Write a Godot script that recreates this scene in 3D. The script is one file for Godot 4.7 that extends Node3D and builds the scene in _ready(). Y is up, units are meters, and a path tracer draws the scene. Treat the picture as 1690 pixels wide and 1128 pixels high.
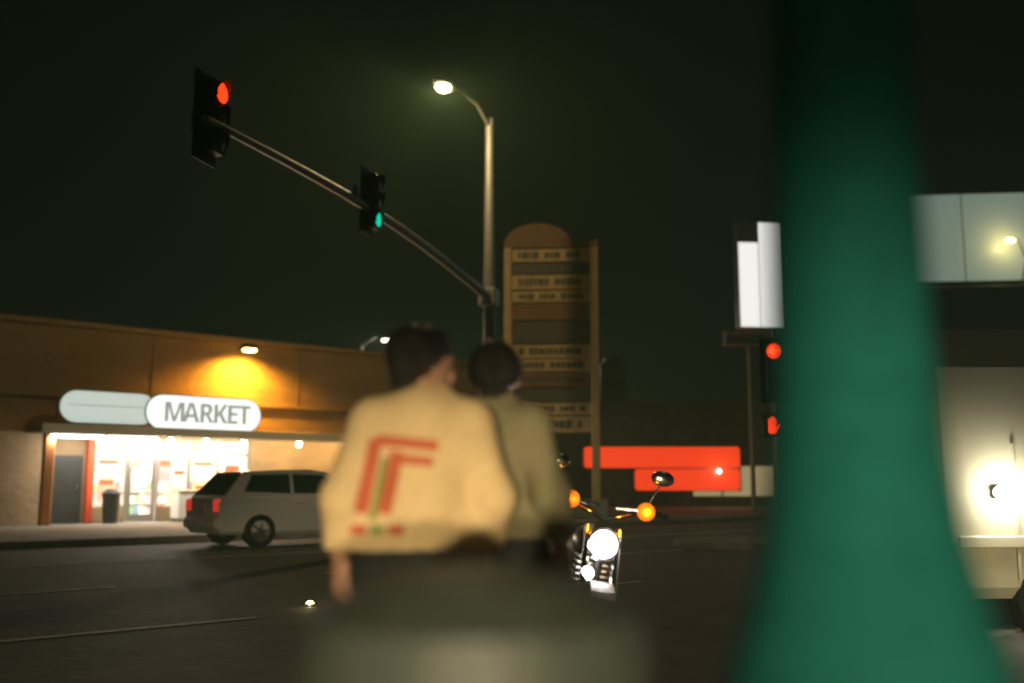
extends Node3D
# Night street crossing: a market with lit sign, mast arm signals, two people on the pavement, a teal post close by.

const F := 1656.0            # focal length in photo pixels (1690 x 1128)
const EYE := Vector3(0, 1.2, 0)
const PITCH := 8.1
const ALONG := Vector3(0.755, 0, -0.656)    # direction of the street and of the market's front
const ACROSS := Vector3(0.656, 0, 0.755)    # from the market towards the near pavement
var M := {}
var used := {}
var rng := RandomNumberGenerator.new()
var aim := Basis()


func _ready() -> void:
	rng.seed = 7
	setup_view()
	make_materials()
	ground()
	market()
	right_building()
	pylon_sign()
	signal_pole()
	arrow_signal()
	white_sign()
	billboard()
	far_lamps()
	vehicles()
	motorcycle()
	near_things()
	people()


# ------------------------------------------------------------------ view and light
func setup_view() -> void:
	aim = Basis(Vector3.RIGHT, deg_to_rad(PITCH))
	var c := Camera3D.new()
	c.name = "camera"
	add_child(c)
	c.transform = Transform3D(aim, EYE)
	var a := CameraAttributesPhysical.new()
	a.frustum_focal_length = 35.24
	a.exposure_aperture = 0.75
	a.frustum_focus_distance = 9.0
	a.frustum_far = 900.0
	c.attributes = a
	c.current = true
	var w := WorldEnvironment.new()
	w.name = "environment"
	var e := Environment.new()
	e.background_mode = Environment.BG_SKY
	var s := ProceduralSkyMaterial.new()
	s.sky_top_color = Color(0.014, 0.017, 0.013)
	s.sky_horizon_color = Color(0.034, 0.042, 0.034)
	s.sky_curve = 0.25
	s.ground_bottom_color = Color(0.03, 0.03, 0.025)
	s.ground_horizon_color = Color(0.062, 0.066, 0.048)
	e.sky = Sky.new()
	e.sky.sky_material = s
	e.tonemap_mode = Environment.TONE_MAPPER_LINEAR
	e.tonemap_exposure = 1.0
	e.fog_enabled = true
	e.fog_density = 0.0036
	e.fog_light_color = Color(0.74, 0.92, 0.78)
	e.sdfgi_enabled = true
	e.ssao_enabled = true
	e.ssil_enabled = true
	w.environment = e
	add_child(w)
	var moon := DirectionalLight3D.new()
	moon.name = "moonlight"
	moon.light_energy = 0.006
	moon.light_angular_distance = 12.0
	moon.light_color = Color(0.75, 0.9, 0.85)
	moon.sky_mode = DirectionalLight3D.SKY_MODE_LIGHT_ONLY
	moon.shadow_enabled = true
	moon.rotation_degrees = Vector3(-60, 40, 0)
	add_child(moon)


func P(px: float, py: float, depth: float) -> Vector3:     # the point that pixel sees at a depth in metres in front of the camera
	var r: Vector3 = aim * Vector3((px - 845.0) / F, (564.0 - py) / F, -1.0)
	return EYE + r * (depth / -r.z)


func G(px: float, depth: float) -> Vector3:                # a point on the ground below
	var p := P(px, 800.0, depth)
	return Vector3(p.x, 0, p.z)


# ------------------------------------------------------------------ materials
func grain(scale: float, lo: Color, hi: Color, seed_: int, freq := 0.02, size := 256) -> NoiseTexture2D:
	var n := FastNoiseLite.new()
	n.seed = seed_
	n.frequency = freq
	n.fractal_octaves = 5
	n.fractal_gain = 0.62
	var t := NoiseTexture2D.new()
	t.width = size
	t.height = size
	t.seamless = true
	t.noise = n
	var g := Gradient.new()
	g.set_color(0, lo.linear_to_srgb())
	g.set_color(1, hi.linear_to_srgb())
	t.color_ramp = g
	return t


func bump(seed_: int, freq := 0.06) -> NoiseTexture2D:
	var n := FastNoiseLite.new()
	n.seed = seed_
	n.frequency = freq
	n.fractal_octaves = 4
	var t := NoiseTexture2D.new()
	t.width = 256
	t.height = 256
	t.seamless = true
	t.noise = n
	return t


func mat(key: String, c: Color, rough := 0.6, metal := 0.0) -> StandardMaterial3D:    # c: linear base colour
	var m := StandardMaterial3D.new()
	m.resource_name = key
	m.albedo_color = c.linear_to_srgb()
	m.roughness = rough
	m.metallic = metal
	M[key] = m
	return m


func rough_mat(key: String, lo: Color, hi: Color, rough: float, metres: float, relief: float, seed_: int) -> StandardMaterial3D:
	var m := mat(key, Color.WHITE, rough)
	m.albedo_texture = grain(1.0, lo, hi, seed_)
	m.uv1_triplanar = true
	m.uv1_world_triplanar = true
	m.uv1_scale = Vector3.ONE / metres
	if relief > 0.0:
		m.heightmap_enabled = true
		m.heightmap_texture = bump(seed_ + 40)
		m.heightmap_scale = relief
	return m


func glow(key: String, c: Color, energy: float, base := Color(0.7, 0.7, 0.7)) -> StandardMaterial3D:   # c: linear
	var m := mat(key, base, 0.4)
	m.emission_enabled = true
	m.emission = c.linear_to_srgb()
	m.emission_energy_multiplier = energy
	return m


func make_materials() -> void:
	rough_mat("asphalt", Color(0.028, 0.027, 0.024), Color(0.075, 0.07, 0.06), 0.75, 3.1, 0.8, 1)
	rough_mat("concrete", Color(0.13, 0.12, 0.095), Color(0.26, 0.24, 0.2), 0.85, 4.3, 0.6, 2)
	rough_mat("kerb", Color(0.2, 0.19, 0.17), Color(0.34, 0.32, 0.28), 0.85, 1.3, 0.6, 3)
	rough_mat("stucco", Color(0.22, 0.15, 0.08), Color(0.34, 0.235, 0.13), 0.9, 3.7, 1.6, 4)
	rough_mat("brown_stucco", Color(0.19, 0.135, 0.09), Color(0.30, 0.21, 0.145), 0.9, 3.3, 1.2, 5)
	rough_mat("trim", Color(0.22, 0.15, 0.08), Color(0.33, 0.23, 0.125), 0.8, 1.9, 0.5, 6)
	rough_mat("paint_line", Color(0.32, 0.30, 0.24), Color(0.62, 0.59, 0.5), 0.7, 0.9, 0.4, 7)
	rough_mat("galvanised", Color(0.22, 0.225, 0.2), Color(0.36, 0.365, 0.33), 0.5, 0.8, 0.1, 8).metallic = 0.35
	rough_mat("teal_paint", Color(0.002, 0.052, 0.044), Color(0.006, 0.088, 0.074), 0.85, 0.33, 0.5, 9).metallic_specular = 0.25
	rough_mat("bin_paint", Color(0.027, 0.035, 0.027), Color(0.055, 0.067, 0.052), 0.55, 0.4, 0.4, 10)
	rough_mat("signal_black", Color(0.012, 0.012, 0.011), Color(0.03, 0.029, 0.026), 0.55, 0.7, 0.1, 11)
	rough_mat("orange_post", Color(0.42, 0.15, 0.04), Color(0.6, 0.24, 0.07), 0.6, 0.9, 0.2, 12)
	rough_mat("red_post", Color(0.5, 0.05, 0.015), Color(0.7, 0.1, 0.03), 0.55, 0.9, 0.2, 13)
	rough_mat("pylon_tan", Color(0.42, 0.30, 0.13), Color(0.6, 0.44, 0.21), 0.6, 2.3, 0.2, 14)
	rough_mat("pylon_brown", Color(0.17, 0.09, 0.045), Color(0.28, 0.15, 0.075), 0.7, 2.1, 0.4, 15)
	rough_mat("pylon_dark", Color(0.06, 0.05, 0.035), Color(0.11, 0.09, 0.06), 0.6, 1.7, 0.2, 16)
	rough_mat("interior", Color(0.62, 0.55, 0.42), Color(0.8, 0.72, 0.57), 0.7, 1.7, 0.2, 17)
	rough_mat("dark_metal", Color(0.02, 0.02, 0.018), Color(0.05, 0.048, 0.042), 0.45, 0.9, 0.1, 18)
	rough_mat("beige_cloth", Color(0.6, 0.43, 0.2), Color(0.8, 0.6, 0.31), 0.85, 0.12, 0.25, 19)
	rough_mat("khaki_cloth", Color(0.17, 0.15, 0.075), Color(0.27, 0.235, 0.12), 0.85, 0.12, 0.25, 20)
	rough_mat("dark_cloth", Color(0.014, 0.017, 0.015), Color(0.034, 0.038, 0.033), 0.9, 0.12, 0.25, 21)
	rough_mat("hair", Color(0.008, 0.006, 0.004), Color(0.024, 0.017, 0.011), 0.45, 0.05, 0.4, 22)
	var sk := rough_mat("skin", Color(0.42, 0.22, 0.13), Color(0.54, 0.30, 0.19), 0.5, 0.2, 0.05, 23)
	sk.subsurf_scatter_enabled = true
	sk.subsurf_scatter_strength = 0.15
	mat("red_print", Color(0.5, 0.11, 0.045), 0.8)
	mat("green_print", Color(0.2, 0.27, 0.06), 0.8)
	mat("eye_white", Color(0.7, 0.68, 0.62), 0.25)
	mat("rubber", Color(0.014, 0.014, 0.014), 0.8)
	mat("chrome", Color(0.75, 0.75, 0.73), 0.12, 1.0)
	mat("alloy", Color(0.45, 0.45, 0.44), 0.35, 0.9)
	mat("leather", Color(0.02, 0.018, 0.016), 0.5)
	var sv := mat("silver_paint", Color(0.8, 0.78, 0.74), 0.35)
	sv.clearcoat_enabled = true
	sv.clearcoat = 0.8
	var cr := mat("cream_paint", Color(0.62, 0.6, 0.42), 0.38)
	cr.clearcoat_enabled = true
	cr.clearcoat = 0.6
	var bk := mat("black_paint", Color(0.015, 0.018, 0.017), 0.25)
	bk.clearcoat_enabled = true
	bk.clearcoat = 1.0
	var gl := mat("glass", Color(0.9, 0.95, 0.93), 0.04)
	gl.transparency = BaseMaterial3D.TRANSPARENCY_ALPHA
	gl.albedo_color.a = 0.08
	mat("tinted_glass", Color(0.015, 0.035, 0.035), 0.06)
	mat("plastic_white", Color(0.72, 0.7, 0.66), 0.5)
	glow("letter_grey", Color(0.9, 1.0, 0.95), 0.3, Color(0.4, 0.4, 0.4))
	glow("sodium_lens", Color(1.0, 0.72, 0.36), 34.0)
	glow("amber_lens", Color(1.0, 0.52, 0.1), 26.0)
	glow("tube", Color(1.0, 0.93, 0.85), 16.0)
	glow("bulb", Color(1.0, 0.86, 0.72), 22.0)
	glow("sign_white", Color(0.93, 1.0, 0.95), 1.25)
	glow("sign_smear", Color(0.84, 1.0, 0.92), 0.6)  # face of the added cabinet that imitates the smeared sign light
	glow("lightbox_white", Color(1.0, 0.99, 0.95), 1.0)
	glow("lightbox_teal", Color(0.72, 1.0, 0.84), 0.2)
	glow("red_signal", Color(1.0, 0.035, 0.004), 2.6, Color(0.3, 0.01, 0.01))
	glow("arrow_glow", Color(1.0, 0.09, 0.02), 3.0, Color(0.3, 0.01, 0.01))
	glow("green_signal", Color(0.0, 0.85, 0.5), 0.8, Color(0.01, 0.2, 0.12))
	glow("red_neon", Color(1.0, 0.055, 0.012), 1.0, Color(0.5, 0.03, 0.01))
	glow("window_glow", Color(1.0, 0.78, 0.4), 0.35, Color(0.5, 0.4, 0.2))
	glow("headlight_lens", Color(1.0, 0.9, 0.83), 24.0)
	glow("indicator_lens", Color(1.0, 0.2, 0.008), 1.15, Color(0.6, 0.18, 0.01))
	glow("far_lens", Color(1.0, 0.84, 0.66), 16.0)
	glow("yellow_lens", Color(1.0, 0.85, 0.3), 9.0)
	glow("interior_panel", Color(1.0, 0.93, 0.84), 5.0)
	mat("dead_lens_red", Color(0.09, 0.008, 0.005), 0.3)
	mat("dead_lens_amber", Color(0.12, 0.05, 0.004), 0.3)
	mat("dead_lens_green", Color(0.004, 0.05, 0.03), 0.3)
	glow("tail_red", Color(1.0, 0.06, 0.04), 0.5, Color(0.45, 0.02, 0.015))


# ------------------------------------------------------------------ nodes
func numbered(n: String) -> String:
	used[n] = used.get(n, -1) + 1
	return n if used[n] == 0 else "%s_%03d" % [n, used[n]]


func thing(n: String, label: String, category: String, at := Vector3.ZERO, turn := 0.0, group := "") -> Node3D:
	var o := Node3D.new()
	o.name = numbered(n)
	add_child(o)
	o.position = at
	o.rotation.y = turn
	tag(o, label, category, group)
	return o


func tag(o: Node, label: String, category: String, group := "") -> void:
	o.set_meta("label", label)
	o.set_meta("category", category)
	if group:
		o.set_meta("group", group)


func ST() -> SurfaceTool:
	var st := SurfaceTool.new()
	st.begin(Mesh.PRIMITIVE_TRIANGLES)
	return st


func part(n: String, st: SurfaceTool, m: String, parent: Node = null) -> MeshInstance3D:
	var o := MeshInstance3D.new()
	o.name = n if parent else numbered(n)
	o.mesh = st.commit()
	o.material_override = M[m]
	(parent if parent else self).add_child(o, true)
	return o


func structure(n: String, st: SurfaceTool, m: String) -> MeshInstance3D:
	var o := part(n, st, m)
	o.set_meta("kind", "structure")
	return o


func copy(o: Node3D, at: Vector3, turn: float, label: String) -> Node3D:
	var c: Node3D = o.duplicate()
	c.name = numbered(str(o.name))
	add_child(c)
	c.position = at
	c.rotation.y = turn
	c.set_meta("label", label)
	return c


func lamp_omni(parent: Node, at: Vector3, c: Color, e: float, size := 0.12) -> void:
	var l := OmniLight3D.new()
	l.name = "light"
	l.light_color = c.linear_to_srgb()
	l.light_energy = e
	l.light_size = size
	l.omni_range = 60.0
	l.omni_attenuation = 2.0
	l.shadow_enabled = true
	parent.add_child(l, true)
	l.position = at


func lamp_spot(parent: Node, at: Vector3, towards: Vector3, c: Color, e: float, angle: float, soft: float, size := 0.08) -> void:
	var l := SpotLight3D.new()
	l.name = "light"
	l.light_color = c.linear_to_srgb()
	l.light_energy = e
	l.light_size = size
	l.spot_angle = angle
	l.spot_angle_attenuation = soft
	l.spot_range = 80.0
	l.spot_attenuation = 2.0
	l.shadow_enabled = true
	parent.add_child(l, true)
	l.position = at
	l.basis = Basis.looking_at(towards.normalized(), Vector3.UP if absf(towards.normalized().y) < 0.95 else Vector3.RIGHT)


func lamp_area(parent: Node, at: Vector3, towards: Vector3, size: Vector2, c: Color, e: float) -> void:
	var l := AreaLight3D.new()
	l.name = "light"
	l.light_color = c.linear_to_srgb()
	l.light_energy = e
	l.area_size = size
	l.area_range = 60.0
	l.area_attenuation = 2.0
	l.shadow_enabled = true
	parent.add_child(l, true)
	l.position = at
	l.basis = Basis.looking_at(towards.normalized(), Vector3.UP if absf(towards.normalized().y) < 0.95 else Vector3.FORWARD)


# ------------------------------------------------------------------ shapes
func tri(st: SurfaceTool, a: Vector3, b: Vector3, c: Vector3, n := Vector3.ZERO) -> void:     # counter-clockwise from outside
	var m := n if n != Vector3.ZERO else (b - a).cross(c - a).normalized()
	for v in [a, c, b]:
		st.set_normal(m)
		st.set_uv(Vector2(v.x, v.y))
		st.add_vertex(v)


func quad(st: SurfaceTool, a: Vector3, b: Vector3, c: Vector3, d: Vector3) -> void:
	tri(st, a, b, c)
	tri(st, a, c, d)


func box(st: SurfaceTool, c: Vector3, s: Vector3, b := Basis.IDENTITY) -> void:
	hexa(st, [-s / 2, s / 2], c, b)


func box2(st: SurfaceTool, lo: Vector3, hi: Vector3) -> void:
	hexa(st, [lo, hi], Vector3.ZERO, Basis.IDENTITY)


func hexa(st: SurfaceTool, e: Array, c: Vector3, b: Basis) -> void:
	var v := []
	for i in 8:
		v.append(c + b * Vector3(e[i & 1].x, e[(i >> 1) & 1].y, e[(i >> 2) & 1].z))
	quad(st, v[4], v[5], v[7], v[6])
	quad(st, v[1], v[0], v[2], v[3])
	quad(st, v[5], v[1], v[3], v[7])
	quad(st, v[0], v[4], v[6], v[2])
	quad(st, v[6], v[7], v[3], v[2])
	quad(st, v[0], v[1], v[5], v[4])


func soft_box(st: SurfaceTool, c: Vector3, s: Vector3, r: float, b := Basis.IDENTITY) -> void:   # a box with chamfered edges
	var h := s / 2
	var ax := [Vector3.RIGHT, Vector3.UP, Vector3.BACK]
	for k in 3:
		var u: Vector3 = ax[(k + 1) % 3]
		var w: Vector3 = ax[(k + 2) % 3]
		var hu: float = h[(k + 1) % 3] - r
		var hw: float = h[(k + 2) % 3] - r
		for sg in [-1.0, 1.0]:
			var o: Vector3 = ax[k] * h[k] * sg
			var q := [o - u * hu - w * hw, o + u * hu - w * hw, o + u * hu + w * hw, o - u * hu + w * hw]
			if sg < 0:
				q.reverse()
			quad(st, c + b * q[0], c + b * q[1], c + b * q[2], c + b * q[3])
		for s1 in [-1.0, 1.0]:
			for s2 in [-1.0, 1.0]:
				var n: Vector3 = u * s1 + w * s2
				var hk: float = h[k] - r
				var p1: Vector3 = u * s1 * h[(k + 1) % 3] + w * s2 * hw
				var p2: Vector3 = u * s1 * hu + w * s2 * h[(k + 2) % 3]
				var q := [p1 - ax[k] * hk, p1 + ax[k] * hk, p2 + ax[k] * hk, p2 - ax[k] * hk]
				if (q[1] - q[0]).cross(q[2] - q[0]).dot(n) < 0:
					q.reverse()
				quad(st, c + b * q[0], c + b * q[1], c + b * q[2], c + b * q[3])
	for sx in [-1.0, 1.0]:
		for sy in [-1.0, 1.0]:
			for sz in [-1.0, 1.0]:
				var n := Vector3(sx, sy, sz)
				var q := [Vector3(sx * h.x, sy * (h.y - r), sz * (h.z - r)), Vector3(sx * (h.x - r), sy * h.y, sz * (h.z - r)), Vector3(sx * (h.x - r), sy * (h.y - r), sz * h.z)]
				if (q[1] - q[0]).cross(q[2] - q[0]).dot(n) < 0:
					q.reverse()
				tri(st, c + b * q[0], c + b * q[1], c + b * q[2])


func tube(st: SurfaceTool, pts: Array, radii: Array, n := 12, caps := true) -> void:    # swept round bar through points
	var rings := []
	var side := Vector3.ZERO
	for i in pts.size():
		var t: Vector3 = (pts[mini(i + 1, pts.size() - 1)] - pts[maxi(i - 1, 0)]).normalized()
		if side == Vector3.ZERO:
			side = t.cross(Vector3.UP if absf(t.y) < 0.9 else Vector3.RIGHT).normalized()
		side = (side - t * side.dot(t)).normalized()
		var up := side.cross(t).normalized()
		var ring := []
		for k in n:
			var a := TAU * k / n
			ring.append([pts[i], side * cos(a) + up * sin(a), radii[mini(i, radii.size() - 1)]])
		rings.append(ring)
	for i in pts.size() - 1:
		for k in n:
			var q := [rings[i][k], rings[i][(k + 1) % n], rings[i + 1][(k + 1) % n], rings[i + 1][k]]
			smooth_quad(st, q)
	if caps:
		for e in [0, pts.size() - 1]:
			for k in range(1, n - 1):
				var q := [rings[e][0], rings[e][k], rings[e][k + 1]]
				var v: Array = q.map(func(x): return x[0] + x[1] * x[2])
				var out_: Vector3 = (pts[0] - pts[1]) if e == 0 else (pts[-1] - pts[-2])
				if (v[1] - v[0]).cross(v[2] - v[0]).dot(out_) < 0:
					v.reverse()
				tri(st, v[0], v[1], v[2])


func smooth_quad(st: SurfaceTool, q: Array) -> void:       # each corner: [centre, outward unit vector, radius]
	var v: Array = q.map(func(x): return x[0] + x[1] * x[2])
	var n: Array = q.map(func(x): return x[1])
	var flip: bool = (v[1] - v[0]).cross(v[2] - v[0]).dot(n[0] + n[2]) < 0
	if (v[1] - v[0]).cross(v[2] - v[0]).length() < 1e-12:
		flip = (v[2] - v[0]).cross(v[3] - v[0]).dot(n[0] + n[2]) < 0
	for k in ([0, 1, 2, 0, 2, 3] if flip else [0, 2, 1, 0, 3, 2]):
		st.set_normal(n[k])
		st.set_uv(Vector2(v[k].x, v[k].y))
		st.add_vertex(v[k])


func lathe(st: SurfaceTool, prof: Array, n := 32, t := Transform3D.IDENTITY) -> void:     # prof: Vector2(radius, height) from the bottom up
	for i in prof.size() - 1:
		var p: Vector2 = prof[i]
		var q: Vector2 = prof[i + 1]
		var d := (q - p).normalized()
		var nr := Vector2(d.y, -d.x)
		for k in n:
			var a0 := TAU * k / n
			var a1 := TAU * (k + 1) / n
			var r0 := Vector3(cos(a0), 0, sin(a0))
			var r1 := Vector3(cos(a1), 0, sin(a1))
			var n0 := (t.basis * (r0 * nr.x + Vector3.UP * nr.y)).normalized()
			var n1 := (t.basis * (r1 * nr.x + Vector3.UP * nr.y)).normalized()
			var v := [t * (r0 * p.x + Vector3.UP * p.y), t * (r1 * p.x + Vector3.UP * p.y), t * (r1 * q.x + Vector3.UP * q.y), t * (r0 * q.x + Vector3.UP * q.y)]
			var nn := [n0, n1, n1, n0]
			var ids := [0, 1, 2, 0, 2, 3]
			if p.x < 1e-5:
				ids = [0, 1, 2, 0, 2, 3]
			for j in ids:
				st.set_normal(nn[j])
				st.set_uv(Vector2(v[j].x, v[j].y))
				st.add_vertex(v[j])


func prism(st: SurfaceTool, poly: Array, z0: float, z1: float, t := Transform3D.IDENTITY) -> void:     # outline in x, y (counter-clockwise), from z0 to z1 (z1 in front)
	var ids := Geometry2D.triangulate_polygon(PackedVector2Array(poly))
	for i in range(0, ids.size(), 3):
		var a: Vector2 = poly[ids[i]]
		var b: Vector2 = poly[ids[i + 1]]
		var c: Vector2 = poly[ids[i + 2]]
		if (b - a).cross(c - a) < 0:
			var x := b
			b = c
			c = x
		tri(st, t * Vector3(a.x, a.y, z1), t * Vector3(b.x, b.y, z1), t * Vector3(c.x, c.y, z1))
		tri(st, t * Vector3(a.x, a.y, z0), t * Vector3(c.x, c.y, z0), t * Vector3(b.x, b.y, z0))
	for i in poly.size():
		var a: Vector2 = poly[i]
		var b: Vector2 = poly[(i + 1) % poly.size()]
		quad(st, t * Vector3(a.x, a.y, z0), t * Vector3(b.x, b.y, z0), t * Vector3(b.x, b.y, z1), t * Vector3(a.x, a.y, z1))


func pill(x0: float, x1: float, y0: float, y1: float, r: float, n := 8) -> Array:
	var out_ := []
	for c in [[x1 - r, y0 + r, -PI / 2], [x1 - r, y1 - r, 0.0], [x0 + r, y1 - r, PI / 2], [x0 + r, y0 + r, PI]]:
		for k in n + 1:
			var a: float = c[2] + PI / 2 * k / n
			out_.append(Vector2(c[0] + cos(a) * r, c[1] + sin(a) * r))
	return out_


func ball(st: SurfaceTool, c: Vector3, r: Vector3, n := 16, b := Basis.IDENTITY) -> void:
	for i in n / 2:
		for k in n:
			var v := []
			var nn := []
			for e in [[i, k], [i, k + 1], [i + 1, k + 1], [i + 1, k]]:
				var th: float = PI * e[0] / (n / 2) - PI / 2
				var ph: float = TAU * e[1] / n
				var d := Vector3(cos(th) * cos(ph), sin(th), cos(th) * sin(ph))
				v.append(c + b * (d * r))
				nn.append((b * (d / r)).normalized())
			for j in [0, 1, 2, 0, 2, 3]:
				st.set_normal(nn[j])
				st.set_uv(Vector2(v[j].x, v[j].y))
				st.add_vertex(v[j])


# ------------------------------------------------------------------ ground
func street(s: float, n: float, y := 0.0) -> Vector3:       # metres along the street and towards the near side
	return ALONG * s + ACROSS * n + Vector3(0, y, 0)


func sheet(st: SurfaceTool, s0: float, s1: float, n0: float, n1: float, y: float) -> void:
	quad(st, street(s0, n1, y), street(s1, n1, y), street(s1, n0, y), street(s0, n0, y))


func ground() -> void:
	var st := ST()
	quad(st, Vector3(-420, -0.004, 420), Vector3(420, -0.004, 420), Vector3(420, -0.004, -420), Vector3(-420, -0.004, -420))
	structure("road", st, "asphalt")
	var b := Basis(ALONG, Vector3.UP, ACROSS)
	st = ST()      # near pavement, split into slabs by real joints
	box(st, street(0, 8.9, 0.0), Vector3(90, 0.24, 24.4), b)
	structure("pavement", st, "concrete")
	st = ST()
	soft_box(st, street(0, -3.4, 0.01), Vector3(90, 0.26, 0.18), 0.02, b)
	structure("kerb", st, "kerb")
	st = ST()
	box(st, street(0, -40.8, 0.0), Vector3(150, 0.2, 40), b)
	structure("forecourt", st, "concrete")
	st = ST()
	soft_box(st, street(0, -20.72, 0.01), Vector3(150, 0.25, 0.16), 0.02, b)
	structure("kerb", st, "kerb")
	st = ST()
	for n in [-8.6, -12.2]:
		for k in 14:
			sheet(st, -24.0 + k * 5.2, -24.0 + k * 5.2 + 2.4, n - 0.06, n + 0.06, 0.004)
	for n in [-15.9, -16.2]:
		sheet(st, -40, 40, n - 0.06, n + 0.06, 0.004)
	structure("lane_marking", st, "paint_line")
	st = ST()
	var c := G(1292, 20.0)
	var r := []
	for k in 24:
		r.append(Vector2(c.x + cos(TAU * k / 24) * 2.2, -c.z + sin(TAU * k / 24) * 1.5))
	prism(st, r, 0.0, 0.13, Transform3D(Basis(Vector3.RIGHT, -PI / 2), Vector3.ZERO))
	structure("traffic_island", st, "concrete")
	# a small lit stud on the road
	var s := thing("road_stud", "small yellow lit stud set on the dark asphalt", "road stud", G(517, 10.2))
	st = ST()
	lathe(st, [Vector2(0.06, 0.0), Vector2(0.06, 0.012), Vector2(0.045, 0.03)], 16)
	part("base", st, "alloy", s)
	st = ST()
	ball(st, Vector3(0, 0.03, 0), Vector3(0.042, 0.03, 0.042), 12)
	part("lamp", st, "yellow_lens", s)
	lamp_omni(s, Vector3(0, 0.12, 0.06), Color(1, 0.85, 0.35), 0.012, 0.03)


# ------------------------------------------------------------------ market
func market() -> void:
	var o := street(0, 0) + Vector3(-13.28, 0.1, -28.07)
	var t := Transform3D(Basis(ALONG, Vector3.UP, ACROSS), o)
	var m := thing("market_building", "tan stucco market with a flat parapet and a bright lit shop front", "building")
	m.transform = t
	var st := ST()
	box2(st, Vector3(-16, 0, -0.3), Vector3(1.4, 2.44, 0))
	box2(st, Vector3(6.5, 0, -0.3), Vector3(21, 2.44, 0))
	box2(st, Vector3(-16, 2.44, -0.3), Vector3(21, 5.6, 0))
	box2(st, Vector3(-16, 0, -9.3), Vector3(21, 5.6, -9))
	box2(st, Vector3(-16, 0, -9), Vector3(-15.7, 5.6, -0.3))
	box2(st, Vector3(20.7, 0, -9), Vector3(21, 5.6, -0.3))
	part("wall", st, "stucco", m)
	st = ST()
	box2(st, Vector3(-15.7, 4.9, -9), Vector3(20.7, 5.1, -0.3))
	part("roof", st, "dark_metal", m)
	st = ST()
	soft_box(st, Vector3(2.5, 5.68, -0.14), Vector3(37.2, 0.16, 0.5), 0.02)
	part("coping", st, "trim", m)
	st = ST()
	soft_box(st, Vector3(2.5, 3.62, 0.07), Vector3(37, 0.14, 0.13), 0.02)
	part("ledge", st, "trim", m)
	for k in 7:      # control joints in the stucco stand as thin proud strips
		st = ST()
		box(st, Vector3(-11.5 + k * 4.9, 4.65, 0.012), Vector3(0.05, 1.8, 0.024))
		part("wall_strip", st, "trim", m)
	st = ST()
	soft_box(st, Vector3(4.95, 2.6, 0.62), Vector3(10.3, 0.2, 1.22), 0.03)
	var cn := part("canopy", st, "trim", m)
	st = ST()
	soft_box(st, Vector3(4.95, 2.6, 1.26), Vector3(10.34, 0.26, 0.05), 0.01)
	part("fascia", st, "plastic_white", cn)
	st = ST()
	soft_box(st, Vector3(0.06, 1.245, 1.0), Vector3(0.26, 2.49, 0.26), 0.02)
	part("post", st, "orange_post", m)
	st = ST()
	soft_box(st, Vector3(1.48, 1.245, 0.115), Vector3(0.2, 2.49, 0.22), 0.02)
	part("post", st, "red_post", m)
	st = ST()
	soft_box(st, Vector3(10.0, 1.245, 1.0), Vector3(0.2, 2.49, 0.2), 0.02)
	part("post", st, "orange_post", m)
	# the dark side door
	st = ST()
	soft_box(st, Vector3(0.86, 0.96, 0.03), Vector3(0.86, 1.9, 0.06), 0.01)
	var d := part("side_door", st, "dark_metal", m)
	st = ST()
	tube(st, [Vector3(1.15, 0.95, 0.06), Vector3(1.15, 0.95, 0.11), Vector3(1.15, 1.1, 0.11), Vector3(1.15, 1.1, 0.06)], [0.012], 8)
	part("handle", st, "alloy", d)
	# shop front: frame, panes, door
	var xs := [1.62, 2.6, 3.55, 4.5, 5.45, 6.48]
	for x in xs:
		st = ST()
		box(st, Vector3(x, 1.22, -0.15), Vector3(0.07, 2.44, 0.1))
		part("mullion", st, "alloy", m)
	for i in 5:
		for y in [[0.45, 1.98], [2.06, 2.43]]:
			if i == 1 and y[0] < 1:
				continue
			st = ST()
			box2(st, Vector3(xs[i] + 0.037, y[0], -0.156), Vector3(xs[i + 1] - 0.037, y[1], -0.15))
			part("pane", st, "glass", m)
		st = ST()
		box2(st, Vector3(xs[i] + 0.036, 1.985, -0.19), Vector3(xs[i + 1] - 0.036, 2.055, -0.11))
		part("transom", st, "alloy", m)
		if i != 1:
			st = ST()
			box2(st, Vector3(xs[i] + 0.036, 0, -0.24), Vector3(xs[i + 1] - 0.036, 0.44, -0.06))
			part("stall_riser", st, "trim", m)
	st = ST()
	for e in [[2.66, 2.76, 0.02, 1.97], [3.38, 3.49, 0.02, 1.97], [2.762, 3.378, 0.02, 0.22], [2.762, 3.378, 1.85, 1.97]]:
		box2(st, Vector3(e[0], e[2], -0.17), Vector3(e[1], e[3], -0.12))
	var dr := part("door", st, "alloy", m)
	st = ST()
	box2(st, Vector3(2.764, 0.222, -0.15), Vector3(3.376, 1.848, -0.144))
	part("pane", st, "glass", dr)
	st = ST()
	tube(st, [Vector3(3.33, 0.95, -0.12), Vector3(3.33, 0.95, -0.06), Vector3(3.33, 1.25, -0.06), Vector3(3.33, 1.25, -0.12)], [0.013], 8)
	part("handle", st, "chrome", dr)
	# inside
	st = ST()
	box2(st, Vector3(1.2, 0, -5.2), Vector3(6.7, 2.9, -5.1))
	box2(st, Vector3(1.1, 0, -5.1), Vector3(1.2, 2.9, -0.3))
	box2(st, Vector3(6.7, 0, -5.1), Vector3(6.8, 2.9, -0.3))
	part("inner_wall", st, "interior", m)
	st = ST()
	box2(st, Vector3(1.2, 0, -5.1), Vector3(6.7, 0.02, -0.3))
	part("floor", st, "interior", m)
	st = ST()
	box2(st, Vector3(1.2, 2.78, -5.1), Vector3(6.7, 2.88, -0.3))
	part("ceiling", st, "interior", m)
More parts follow.
